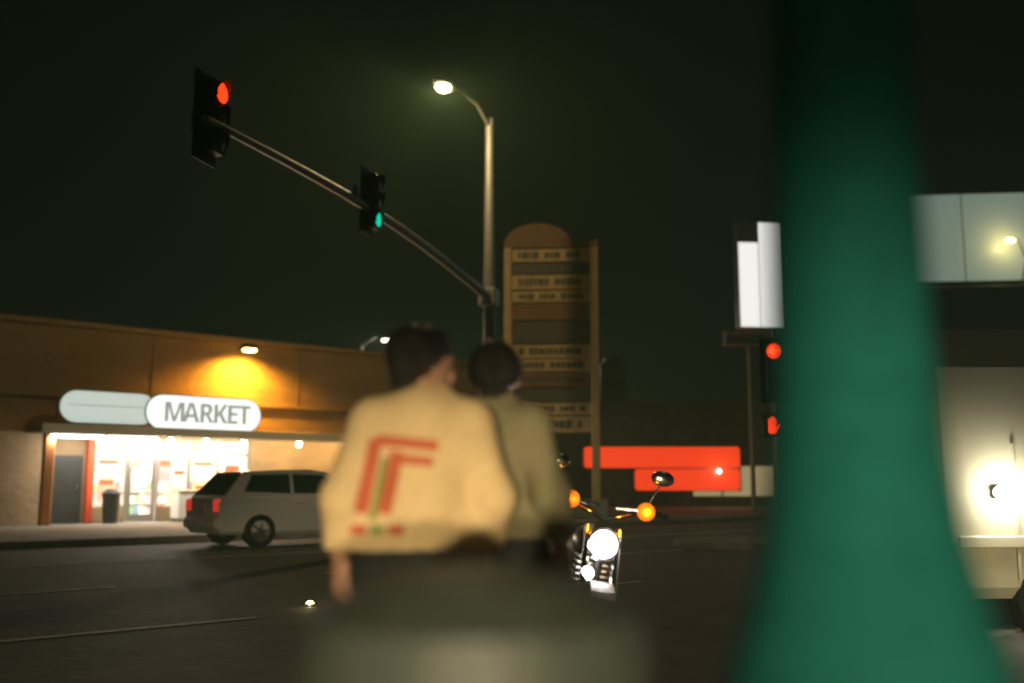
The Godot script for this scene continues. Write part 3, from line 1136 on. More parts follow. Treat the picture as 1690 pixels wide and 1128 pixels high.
# ------------------------------------------------------------------ vehicles
func ring_loft(st: SurfaceTool, stations: Array) -> void:      # each station: [x, half width bottom, half width belt, half width top, y bottom, y belt, y top]
	var rings := []
	for s in stations:
		var h: Array = s
		var ym: float = lerpf(h[4], h[5], 0.12)
		rings.append([Vector3(h[0], h[4], -h[1] * 0.9), Vector3(h[0], ym, -h[1]), Vector3(h[0], h[5], -h[2]), Vector3(h[0], lerpf(h[5], h[6], 0.75), -lerpf(h[2], h[3], 0.45)), Vector3(h[0], h[6], -h[3] * 0.8),
			Vector3(h[0], h[6] + 0.012, 0), Vector3(h[0], h[6], h[3] * 0.8), Vector3(h[0], lerpf(h[5], h[6], 0.75), lerpf(h[2], h[3], 0.45)), Vector3(h[0], h[5], h[2]), Vector3(h[0], ym, h[1]), Vector3(h[0], h[4], h[1] * 0.9)])
	for i in rings.size() - 1:
		for k in 11:
			var j := (k + 1) % 11
			var mid: Vector3 = (rings[i][k] + rings[i][j] + rings[i + 1][k] + rings[i + 1][j]) / 4.0
			var cen := Vector3(mid.x, (stations[i][4] + stations[i][6]) / 2.0, 0)
			var q := [rings[i][k], rings[i + 1][k], rings[i + 1][j], rings[i][j]]
			if (q[1] - q[0]).cross(q[2] - q[0]).dot(mid - cen) < 0:
				q.reverse()
			quad(st, q[0], q[1], q[2], q[3])
	for e in [0, rings.size() - 1]:
		for k in range(1, 10):
			var q := [rings[e][0], rings[e][k], rings[e][k + 1]]
			if (q[1] - q[0]).cross(q[2] - q[0]).x * (1.0 if e else -1.0) < 0:
				q.reverse()
			tri(st, q[0], q[1], q[2])


func wheel(parent: Node, at: Vector3, r: float, w: float, side: float) -> void:
	var t := Transform3D(Basis(Vector3.RIGHT, PI / 2 * side), at)
	var st := ST()
	lathe(st, [Vector2(r * 0.64, -w / 2), Vector2(r * 0.94, -w / 2), Vector2(r, -w * 0.36), Vector2(r, w * 0.36), Vector2(r * 0.94, w / 2), Vector2(r * 0.64, w / 2)], 28, t)
	var wh := part("wheel", st, "rubber", parent)
	st = ST()
	lathe(st, [Vector2(r * 0.64, w / 2), Vector2(r * 0.6, w * 0.42), Vector2(r * 0.56, w * 0.15), Vector2(r * 0.2, w * 0.2), Vector2(r * 0.18, w * 0.4), Vector2(0.0, w * 0.42)], 24, t)
	for k in 5:
		var a := TAU * k / 5.0
		box(st, t * Vector3(cos(a) * r * 0.38, w * 0.27, sin(a) * r * 0.38), Vector3(r * 0.5, w * 0.14, r * 0.13), t.basis * Basis(Vector3.UP, -a))
	part("rim", st, "alloy", wh)


func car() -> Node3D:       # front towards +x, base at the middle
	var c := thing("parked_car", "white hatchback parked at the far kerb before the market, seen from behind", "car")
	var st := ST()
	ring_loft(st, [[-2.1, 0.7, 0.76, 0.7, 0.34, 0.72, 0.92], [-2.02, 0.8, 0.86, 0.78, 0.26, 0.74, 0.98], [-1.2, 0.84, 0.89, 0.8, 0.24, 0.76, 0.99], [0.6, 0.84, 0.89, 0.8, 0.24, 0.76, 0.98], [1.3, 0.83, 0.87, 0.76, 0.24, 0.72, 0.92], [1.95, 0.76, 0.8, 0.66, 0.27, 0.6, 0.76], [2.12, 0.62, 0.66, 0.55, 0.34, 0.55, 0.66]])
	part("body", st, "silver_paint", c)
	st = ST()
	var cab := [[-1.98, 0.97, 0.74], [-1.55, 1.44, 0.60], [-0.2, 1.5, 0.62], [0.25, 1.45, 0.60], [1.1, 0.94, 0.74]]
	for i in cab.size() - 1:
		var p: Array = cab[i]
		var q: Array = cab[i + 1]
		quad(st, Vector3(p[0], p[1], p[2]), Vector3(q[0], q[1], q[2]), Vector3(q[0], q[1], -q[2]), Vector3(p[0], p[1], -p[2]))
	for s in [-1.0, 1.0]:
		var v := [Vector3(-1.98, 0.96, 0.76 * s)]
		for p in cab:
			v.append(Vector3(p[0], p[1], p[2] * s))
		v.append(Vector3(1.1, 0.93, 0.76 * s))
		for i in range(1, v.size() - 1):
			if s > 0:
				tri(st, v[0], v[i + 1], v[i])
			else:
				tri(st, v[0], v[i], v[i + 1])
	part("roof", st, "silver_paint", c)
	# windows stand just proud of the cabin
	for s in [-1.0, 1.0]:
		for e in [[[-1.6, 1.06], [-0.62, 1.02], [-0.62, 1.4], [-1.42, 1.38]], [[-0.54, 1.02], [0.72, 1.02], [0.16, 1.38], [-0.54, 1.4]]]:
			st = ST()
			var v: Array = e.map(func(p): return Vector3(p[0], p[1], (lerpf(0.755, 0.625, (p[1] - 0.96) / 0.5) + 0.012) * s))
			if s < 0:
				v.reverse()
			quad(st, v[0], v[1], v[2], v[3])
			part("window", st, "tinted_glass", c)
		st = ST()
		soft_box(st, Vector3(0.62, 1.03, 0.95 * s), Vector3(0.12, 0.13, 0.2), 0.03)
		part("mirror", st, "silver_paint", c)
		for x in [-0.5, 0.45]:
			st = ST()
			soft_box(st, Vector3(x, 0.84, 0.892 * s), Vector3(0.2, 0.035, 0.03), 0.01)
			part("door_handle", st, "alloy", c)
		st = ST()
		soft_box(st, Vector3(-2.075, 0.8, 0.62 * s), Vector3(0.1, 0.24, 0.24), 0.03)
		part("tail_light", st, "tail_red", c)
		st = ST()
		soft_box(st, Vector3(1.99, 0.62, 0.58 * s), Vector3(0.22, 0.13, 0.3), 0.04)
		part("headlight", st, "plastic_white", c)
		wheel(c, Vector3(-1.3, 0.32, 0.78 * s), 0.32, 0.21, s)
		wheel(c, Vector3(1.32, 0.32, 0.78 * s), 0.32, 0.21, s)
	st = ST()
	quad(st, Vector3(-1.965, 1.0, 0.68), Vector3(-1.6, 1.4, 0.56), Vector3(-1.6, 1.4, -0.56), Vector3(-1.965, 1.0, -0.68))
	for k in 1:
		st = ST()
		quad(st, Vector3(-1.972, 1.0, -0.66), Vector3(-1.972, 1.0, 0.66), Vector3(-1.598, 1.405, 0.54), Vector3(-1.598, 1.405, -0.54))
	part("rear_window", st, "tinted_glass", c)
	st = ST()
	quad(st, Vector3(1.02, 1.0, 0.68), Vector3(1.02, 1.0, -0.68), Vector3(0.33, 1.415, -0.55), Vector3(0.33, 1.415, 0.55))
	part("windscreen", st, "tinted_glass", c)
	st = ST()
	soft_box(st, Vector3(-2.09, 0.46, 0), Vector3(0.16, 0.22, 1.5), 0.05)
	part("bumper", st, "silver_paint", c)
	st = ST()
	box(st, Vector3(-2.112, 0.72, 0), Vector3(0.02, 0.13, 0.34))
	part("number_plate", st, "plastic_white", c)
	return c


func van() -> Node3D:       # front towards +x
	var c := thing("parked_van", "pale cream van seen from its side, half hidden behind the teal post", "van")
	var st := ST()
	ring_loft(st, [[-2.5, 0.9, 0.93, 0.84, 0.4, 1.1, 2.32], [-2.42, 0.94, 0.98, 0.9, 0.36, 1.1, 2.4], [1.0, 0.94, 0.98, 0.9, 0.36, 1.1, 2.42], [1.3, 0.94, 0.98, 0.86, 0.36, 1.1, 2.3], [1.85, 0.94, 0.97, 0.8, 0.36, 1.1, 1.42], [2.45, 0.92, 0.94, 0.78, 0.36, 0.95, 1.22], [2.6, 0.84, 0.86, 0.7, 0.42, 0.9, 1.1]])
	part("body", st, "cream_paint", c)
	st = ST()
	quad(st, Vector3(1.84, 1.47, 0.7), Vector3(1.84, 1.47, -0.7), Vector3(1.335, 2.27, -0.66), Vector3(1.335, 2.27, 0.66))
	part("windscreen", st, "tinted_glass", c)
	for s in [-1.0, 1.0]:
		st = ST()
		var v := [Vector3(0.35, 1.35, 0.99 * s), Vector3(1.42, 1.35, 0.985 * s), Vector3(1.15, 2.05, 0.95 * s), Vector3(0.35, 2.05, 0.955 * s)]
		if s < 0:
			v.reverse()
		quad(st, v[0], v[1], v[2], v[3])
		part("window", st, "tinted_glass", c)
		st = ST()
		soft_box(st, Vector3(1.4, 1.5, 1.12 * s), Vector3(0.12, 0.32, 0.2), 0.04)
		part("mirror", st, "dark_metal", c)
		st = ST()
		soft_box(st, Vector3(2.5, 0.98, 0.66 * s), Vector3(0.2, 0.26, 0.32), 0.05)
		var h := part("headlight", st, "chrome", c)
		st = ST()
		soft_box(st, Vector3(2.6, 0.98, 0.66 * s), Vector3(0.05, 0.18, 0.24), 0.02)
		part("lens", st, "headlight_lens", h)
		st = ST()
		soft_box(st, Vector3(-2.48, 1.0, 0.8 * s), Vector3(0.06, 0.4, 0.14), 0.02)
		part("tail_light", st, "tail_red", c)
		st = ST()
		soft_box(st, Vector3(0.45, 1.12, 0.99 * s), Vector3(0.22, 0.04, 0.04), 0.01)
		part("door_handle", st, "dark_metal", c)
		st = ST()
		soft_box(st, Vector3(-0.55, 0.78, 0.985 * s), Vector3(3.6, 0.09, 0.03), 0.01)
		part("side_moulding", st, "cream_paint", c)
		for x in [-1.9, -0.95, 0.1]:
			st = ST()
			box(st, Vector3(x, 1.0, 0.982 * s), Vector3(0.02, 1.0, 0.012))
			part("panel_seam", st, "cream_paint", c)
		wheel(c, Vector3(-1.55, 0.35, 0.86 * s), 0.35, 0.22, s)
		wheel(c, Vector3(1.75, 0.35, 0.86 * s), 0.35, 0.22, s)
	st = ST()
	soft_box(st, Vector3(2.56, 0.52, 0), Vector3(0.22, 0.22, 1.8), 0.06)
	part("bumper", st, "dark_metal", c)
	for k in 4:
		st = ST()
		soft_box(st, Vector3(2.58, 0.78 + k * 0.07, 0), Vector3(0.05, 0.035, 0.9), 0.01)
		part("grille_bar", st, "dark_metal", c)
	st = ST()
	box(st, Vector3(2.675, 0.52, 0), Vector3(0.02, 0.12, 0.36))
	part("number_plate", st, "plastic_white", c)
	return c


func beams(v: Node3D, e: float, aim_y: float, angle: float, soft: float) -> void:
	for s in [-1.0, 1.0]:
		lamp_spot(v, Vector3(2.7, 0.98, 0.66 * s), Vector3(1, aim_y, 0), Color(1.0, 0.79, 0.5), e, angle, soft, 0.1)


func vehicles() -> void:
	var c := car()
	var street_turn := atan2(-ALONG.z, ALONG.x)
	var rear := G(335, 19.6)
	c.position = rear + ALONG * 2.1 + ACROSS * 0.0
	c.rotation.y = street_turn
	var v := van()
	v.position = G(1440, 8.6) + Vector3(2.5, 0, 0)
	v.rotation.y = 0.06
	var v2 := copy(v, Vector3(0.1, 0.12, 8.2), PI / 2 - 0.03, "cream van with its headlights on, facing the two people from behind the photographer")
	v2.set_meta("group", "cream vans")
	v.set_meta("group", "cream vans")
	var lp := v.to_local(P(1666, 813, 7.42))
	var st := ST()
	soft_box(st, Vector3(lp.x, lp.y + 0.005, lp.z - 0.075), Vector3(0.2, 0.1, 0.1), 0.02)
	var wk := part("side_lamp", st, "dark_metal", v)
	st = ST()
	ball(st, lp, Vector3(0.12, 0.065, 0.06), 14)
	part("lens", st, "headlight_lens", wk)
	lamp_omni(v, lp + Vector3(0, 0, 0.04), Color(1, 0.93, 0.78), 0.22, 0.05)
	beams(v, 3.0, -0.02, 30.0, 0.8)
	beams(v2, 47.0, -0.374, 26.0, 0.25)


func motorcycle() -> void:
	var b := thing("motorcycle", "motorcycle leaning on its stand with white headlight and amber indicators lit", "motorcycle", G(942, 6.6))
	# local: front towards +x
	b.basis = Basis(Vector3.UP, -PI / 2 + 0.02) * Basis(Vector3.RIGHT, deg_to_rad(-10.0))
	var st := ST()
	for w in [[0.72, 0.31, "wheel"], [-0.72, 0.31, "wheel"]]:
		var t := Transform3D(Basis(Vector3.RIGHT, PI / 2), Vector3(w[0], w[1], 0))
		st = ST()
		lathe(st, [Vector2(0.23, -0.05), Vector2(0.29, -0.05), Vector2(0.31, -0.02), Vector2(0.31, 0.02), Vector2(0.29, 0.05), Vector2(0.23, 0.05), Vector2(0.23, -0.05)], 32, t)
		var tyre := part("wheel", st, "rubber", b)
		st = ST()
		lathe(st, [Vector2(0.2, -0.03), Vector2(0.23, -0.045), Vector2(0.23, 0.045), Vector2(0.2, 0.03), Vector2(0.2, -0.03)], 32, t)
		tube(st, [t * Vector3(0, -0.07, 0), t * Vector3(0, 0.07, 0)], [0.04], 10)
		for k in 10:
			var a := TAU * k / 10
			tube(st, [t * Vector3(0, 0.03, 0), t * (Vector3(cos(a), 0, sin(a)) * 0.21)], [0.006], 5)
		part("rim", st, "chrome", tyre)
	for s in [-1.0, 1.0]:
		st = ST()
		tube(st, [Vector3(0.72, 0.31, 0.09 * s), Vector3(0.42, 0.95, 0.09 * s)], [0.026, 0.022], 10)
		part("fork_leg", st, "chrome", b)
		st = ST()
		tube(st, [Vector3(0.42, 1.0, 0.0), Vector3(0.4, 1.04, 0.1 * s), Vector3(0.3, 1.1, 0.26 * s), Vector3(0.22, 1.08, 0.38 * s)], [0.014], 8)
		var hb := part("handlebar", st, "chrome", b)
		st = ST()
		tube(st, [Vector3(0.26, 1.09, 0.3 * s), Vector3(0.2, 1.075, 0.41 * s)], [0.02], 8)
		part("grip", st, "rubber", hb)
		st = ST()
		tube(st, [Vector3(0.3, 1.1, 0.25 * s), Vector3(0.3, 1.27, 0.32 * s)], [0.006], 6)
		var mi := part("mirror_stalk", st, "chrome", b)
		st = ST()
		ball(st, Vector3(0.3, 1.31, 0.33 * s), Vector3(0.02, 0.05, 0.075), 12)
		part("mirror", st, "chrome", mi)
		st = ST()
		tube(st, [Vector3(0.44, 1.08, 0.05 * s), Vector3(0.46, 1.09, 0.2 * s)], [0.01], 6)
		var ind := part("indicator", st, "chrome", b)
		st = ST()
		ball(st, Vector3(0.48, 1.09, 0.23 * s), Vector3(0.05, 0.055, 0.055), 14)
		part("lens", st, "indicator_lens", ind)
		lamp_omni(b, Vector3(0.55, 1.09, 0.23 * s), Color(1, 0.3, 0.02), 0.05, 0.03)
		st = ST()
		tube(st, [Vector3(-0.72, 0.31, 0.1 * s), Vector3(-0.1, 0.42, 0.1 * s)], [0.025], 8)
		part("swing_arm", st, "dark_metal", b)
		st = ST()
		tube(st, [Vector3(-0.7, 0.33, 0.12 * s), Vector3(-0.52, 0.72, 0.12 * s)], [0.035], 10)
		part("shock", st, "chrome", b)
	st = ST()
	lathe(st, [Vector2(0.0, -0.12), Vector2(0.06, -0.1), Vector2(0.095, 0.0), Vector2(0.1, 0.03), Vector2(0.095, 0.034)], 24, Transform3D(Basis(Vector3.BACK, -PI / 2), Vector3(0.52, 0.86, 0)))
	var hl := part("headlight", st, "chrome", b)
	st = ST()
	lathe(st, [Vector2(0.08, 0.032), Vector2(0.05, 0.05), Vector2(0.0, 0.056)], 24, Transform3D(Basis(Vector3.BACK, -PI / 2), Vector3(0.52, 0.86, 0)))
	part("lens", st, "headlight_lens", hl)
	lamp_spot(b, Vector3(0.62, 0.86, 0), Vector3(1, -0.15, 0), Color(1, 0.9, 0.82), 1.6, 35.0, 0.8, 0.08)
	st = ST()
	ball(st, Vector3(0.54, 0.68, 0.07), Vector3(0.05, 0.04, 0.04), 12)
	part("fog_lamp", st, "headlight_lens", b)
	st = ST()
	ball(st, Vector3(0.1, 0.84, 0), Vector3(0.3, 0.13, 0.15), 20)
	part("fuel_tank", st, "black_paint", b)
	st = ST()
	tube(st, [Vector3(-0.72, 0.8, 0), Vector3(-0.45, 0.76, 0), Vector3(-0.12, 0.78, 0)], [0.1, 0.13, 0.1], 12)
	part("seat", st, "leather", b)
	st = ST()
	soft_box(st, Vector3(0.12, 0.5, 0), Vector3(0.4, 0.3, 0.26), 0.05)
	for k in 5:
		soft_box(st, Vector3(0.2, 0.62 + k * 0.035, 0), Vector3(0.24, 0.018, 0.24), 0.005)
	part("engine", st, "alloy", b)
	st = ST()
	tube(st, [Vector3(0.45, 0.93, 0), Vector3(0.35, 0.5, 0), Vector3(0.0, 0.3, 0), Vector3(-0.2, 0.45, 0), Vector3(-0.5, 0.72, 0)], [0.03], 10)
	part("frame", st, "dark_metal", b)
	st = ST()
	tube(st, [Vector3(0.3, 0.5, 0.12), Vector3(0.25, 0.3, 0.16), Vector3(-0.2, 0.27, 0.18), Vector3(-0.8, 0.34, 0.2)], [0.022, 0.025, 0.045, 0.045], 12)
	part("exhaust", st, "chrome", b)
	st = ST()
	for k in 12:
		var a0 := 0.35 + 2.2 * k / 12.0
		var a1 := 0.35 + 2.2 * (k + 1) / 12.0
		box(st, Vector3(0.72 + cos((a0 + a1) / 2) * 0.345, 0.31 + sin((a0 + a1) / 2) * 0.345, 0), Vector3(0.008, 0.07, 0.13), Basis(Vector3.BACK, (a0 + a1) / 2))
	part("mudguard", st, "black_paint", b)
	st = ST()
	tube(st, [Vector3(0.0, 0.32, -0.1), Vector3(-0.1, 0.035, -0.24)], [0.014], 6)
	part("side_stand", st, "dark_metal", b)


# ------------------------------------------------------------------ close by: teal post, grey-green bin
func near_things() -> void:
	var p := thing("lamp_post", "dark teal painted iron lamp post with a flaring base, close and blurred", "lamp post", G(1416, 1.2) + Vector3(0, 0.12, 0))
	var st := ST()
	var prof := [Vector2(0.24, 0.0), Vector2(0.24, 0.12), Vector2(0.215, 0.16), Vector2(0.205, 0.6), Vector2(0.19, 0.72), Vector2(0.168, 0.84), Vector2(0.14, 0.93), Vector2(0.115, 1.02), Vector2(0.1, 1.12), Vector2(0.093, 1.25), Vector2(0.088, 1.6), Vector2(0.08, 3.4)]
	var n := 40
	for i in prof.size() - 1:       # fluted shaft
		var a: Vector2 = prof[i]
		var b: Vector2 = prof[i + 1]
		var d := (b - a).normalized()
		for k in n:
			var q := []
			for e in [[k, a], [k + 1, a], [k + 1, b], [k, b]]:
				var an: float = TAU * e[0] / n
				var f := 1.0 - 0.03 * (1.0 if int(e[0]) % 2 else 0.0)
				var dirv := Vector3(cos(an), 0, sin(an))
				q.append([dirv * e[1].x * f + Vector3(0, e[1].y, 0), (dirv * d.y + Vector3.UP * -d.x).normalized(), 0.0])
			var v: Array = q.map(func(x): return x[0])
			for j in [0, 1, 2, 0, 2, 3]:
				st.set_normal(q[j][1])
				st.set_uv(Vector2(v[j].x, v[j].y))
				st.add_vertex(v[j])
	part("shaft", st, "teal_paint", p)
	st = ST()
	lathe(st, [Vector2(0.08, 3.4), Vector2(0.14, 3.44), Vector2(0.12, 3.52), Vector2(0.1, 3.54)], 24)
	part("collar", st, "teal_paint", p)
	st = ST()
	lathe(st, [Vector2(0.1, 3.54), Vector2(0.19, 3.68), Vector2(0.21, 3.85), Vector2(0.15, 4.05), Vector2(0.0, 4.1)], 24)
	part("globe", st, "plastic_white", p)
	var b := thing("litter_bin", "dark grey-green round litter bin with a domed lid in front of the people", "bin", G(785, 1.35) + Vector3(0, 0.12, 0))
	st = ST()
	lathe(st, [Vector2(0.0, 0.0), Vector2(0.2, 0.0), Vector2(0.205, 0.05), Vector2(0.225, 0.72), Vector2(0.235, 0.74), Vector2(0.235, 0.78), Vector2(0.22, 0.83)], 32)
	part("body", st, "bin_paint", b)
	st = ST()
	lathe(st, [Vector2(0.22, 0.832), Vector2(0.228, 0.85), Vector2(0.215, 0.91), Vector2(0.15, 0.955), Vector2(0.06, 0.975), Vector2(0.0, 0.977)], 32)
	part("lid", st, "bin_paint", b)
	for k in 16:
		st = ST()
		var a := TAU * k / 16
		box(st, Vector3(cos(a) * 0.222, 0.4, sin(a) * 0.222), Vector3(0.012, 0.6, 0.03), Basis(Vector3.UP, -a))
		part("slat", st, "bin_paint", b)


# ------------------------------------------------------------------ people
func field_mesh(st: SurfaceTool, bones: Array, k: float, cell: float, cut_y := -1e9, t := Transform3D.IDENTITY) -> void:
	# surface nets of smoothly joined tapered capsules; each bone: [a, b, ra, rb, (optional) squash in z]
	var lo := Vector3.ONE * 1e9
	var hi := -lo
	for b in bones:
		var r: float = maxf(b[2], b[3]) + k + cell * 2.0
		for e in [b[0], b[1]]:
			lo = lo.min(e - Vector3.ONE * r)
			hi = hi.max(e + Vector3.ONE * r)
	var nx := int((hi.x - lo.x) / cell) + 2
	var ny := int((hi.y - lo.y) / cell) + 2
	var nz := int((hi.z - lo.z) / cell) + 2
	var f := PackedFloat32Array()
	f.resize(nx * ny * nz)
	f.fill(1.0)
	for b in bones:
		var a: Vector3 = b[0]
		var e: Vector3 = b[1]
		var ra: float = b[2]
		var rb: float = b[3]
		var sq: float = b[4] if b.size() > 4 else 1.0
		var r := maxf(ra, rb) + k + cell * 2.0
		var i0 := Vector3i(((a.min(e) - Vector3.ONE * r - lo) / cell).floor())
		var i1 := Vector3i(((a.max(e) + Vector3.ONE * r - lo) / cell).ceil())
		var ab := e - a
		ab.z /= sq
		var il := 1.0 / maxf(ab.length_squared(), 1e-9)
		for z in range(maxi(i0.z, 0), mini(i1.z + 1, nz)):
			for y in range(maxi(i0.y, 0), mini(i1.y + 1, ny)):
				var row := (z * ny + y) * nx
				for x in range(maxi(i0.x, 0), mini(i1.x + 1, nx)):
					var p := lo + Vector3(x, y, z) * cell - a
					p.z /= sq
					var h := clampf(p.dot(ab) * il, 0.0, 1.0)
					var d := (p - ab * h).length() - (ra + (rb - ra) * h)
					if d < 1.0:
						var o := f[row + x]
						var m := maxf(k - absf(o - d), 0.0) / k
						f[row + x] = minf(o, d) - m * m * k * 0.25
	if cut_y > -1e8:
		for z in nz:
			for y in ny:
				var py := lo.y + y * cell
				for x in nx:
					var j := (z * ny + y) * nx + x
					f[j] = maxf(f[j], cut_y - py)
	var ids := PackedInt32Array()
	ids.resize(nx * ny * nz)
	ids.fill(-1)
	var verts := PackedVector3Array()
	var norms := PackedVector3Array()
	var sx := 1
	var sy := nx
	var sz := nx * ny
	var off := [0, sx, sy, sx + sy, sz, sx + sz, sy + sz, sx + sy + sz]
	var edges := [[0, 1], [2, 3], [4, 5], [6, 7], [0, 2], [1, 3], [4, 6], [5, 7], [0, 4], [1, 5], [2, 6], [3, 7]]
	for z in nz - 1:
		for y in ny - 1:
			for x in nx - 1:
				var j := (z * ny + y) * nx + x
				var f0 := f[j]
				if f0 > cell * 2.5 or f0 < -cell * 2.5:
					continue
				var neg := 0
				for q in 8:
					if f[j + off[q]] < 0.0:
						neg += 1
				if neg == 0 or neg == 8:
					continue
				var s := Vector3.ZERO
				var c := 0
				for e in edges:
					var u := f[j + off[e[0]]]
					var w := f[j + off[e[1]]]
					if (u < 0.0) != (w < 0.0):
						var tt := u / (u - w)
						var q0 := Vector3(e[0] & 1, (e[0] >> 1) & 1, e[0] >> 2)
						var q1 := Vector3(e[1] & 1, (e[1] >> 1) & 1, e[1] >> 2)
						s += q0.lerp(q1, tt)
						c += 1
				ids[j] = verts.size()
				verts.append(t * (lo + (Vector3(x, y, z) + s / c) * cell))
				var g := Vector3(f[j + 1] - f[j] + f[j + 7 % 8 * 0 + sx + sy + sz] - f[j + sy + sz], f[j + sy] - f[j] + f[j + sx + sy + sz] - f[j + sx + sz], f[j + sz] - f[j] + f[j + sx + sy + sz] - f[j + sx + sy])
				norms.append((t.basis * g).normalized())
	for z in range(1, nz - 1):
		for y in range(1, ny - 1):
			for x in range(1, nx - 1):
				var j := (z * ny + y) * nx + x
				var f0 := f[j]
				if absf(f0) > cell * 2.5:
					continue
				for ax in 3:
					var st_: int = [sx, sy, sz][ax]
					var u_: int = [sy, sz, sx][ax]
					var v_: int = [sz, sx, sy][ax]
					var f1 := f[j + st_]
					if (f0 < 0.0) == (f1 < 0.0):
						continue
					var q := [ids[j], ids[j - u_], ids[j - u_ - v_], ids[j - v_]]
					if q.min() < 0:
						continue
					for m in ([0, 1, 2, 0, 2, 3] if f0 > 0.0 else [0, 2, 1, 0, 3, 2]):
						st.set_normal(norms[q[m]])
						st.set_uv(Vector2(verts[q[m]].x, verts[q[m]].y))
						st.add_vertex(verts[q[m]])


func mx(bones: Array) -> Array:       # the same bones and their mirror images
	var out_ := bones.duplicate()
	for b in bones:
		var c: Array = b.duplicate()
		c[0] = Vector3(-b[0].x, b[0].y, b[0].z)
		c[1] = Vector3(-b[1].x, b[1].y, b[1].z)
		out_.append(c)
	return out_


func hand_bones(s: float) -> Array:     # wrist at the origin, fingers hanging down and curling forward (-z)
	var b := [[Vector3(0, 0.01, 0), Vector3(0, -0.04, -0.004), 0.026, 0.03, 0.6], [Vector3(0, -0.04, -0.004), Vector3(0, -0.085, -0.012), 0.034, 0.036, 0.5]]
	for k in 4:
		var z := -0.03 + k * 0.02
		var l: float = [0.062, 0.078, 0.074, 0.058][k]
		var root := Vector3(0, -0.09, -0.01) + Vector3(z * s, 0, 0)
		var m1 := root + Vector3(0, -l * 0.5, -0.012)
		var m2 := m1 + Vector3(0, -l * 0.3, -0.016)
		var m3 := m2 + Vector3(0, -l * 0.14, -0.018)
		b.append([root, m1, 0.0095, 0.0088])
		b.append([m1, m2, 0.0088, 0.0082])
		b.append([m2, m3, 0.0082, 0.0074])
	b.append([Vector3(-0.026 * s, -0.035, -0.01), Vector3(-0.048 * s, -0.065, -0.024), 0.014, 0.0115])
	b.append([Vector3(-0.048 * s, -0.065, -0.024), Vector3(-0.05 * s, -0.098, -0.036), 0.0115, 0.009])
	return b


func head_bones() -> Array:      # face towards -z, centre of the skull at the origin
	var b := [[Vector3(0, 0.02, 0.02), Vector3(0, 0.025, -0.02), 0.085, 0.082], [Vector3(0, -0.03, -0.03), Vector3(0, -0.085, -0.062), 0.062, 0.036], [Vector3(0, -0.02, 0.01), Vector3(0, -0.14, 0.025), 0.06, 0.055],
		[Vector3(0, 0.012, -0.098), Vector3(0, -0.03, -0.118), 0.01, 0.013], [Vector3(0, -0.062, -0.1), Vector3(0, -0.068, -0.1), 0.014, 0.014]]
	b.append_array(mx([[Vector3(0.03, 0.03, -0.088), Vector3(0.045, 0.028, -0.078), 0.01, 0.01], [Vector3(0.084, 0.01, 0.005), Vector3(0.086, -0.025, 0.0), 0.013, 0.009]]))
	return b


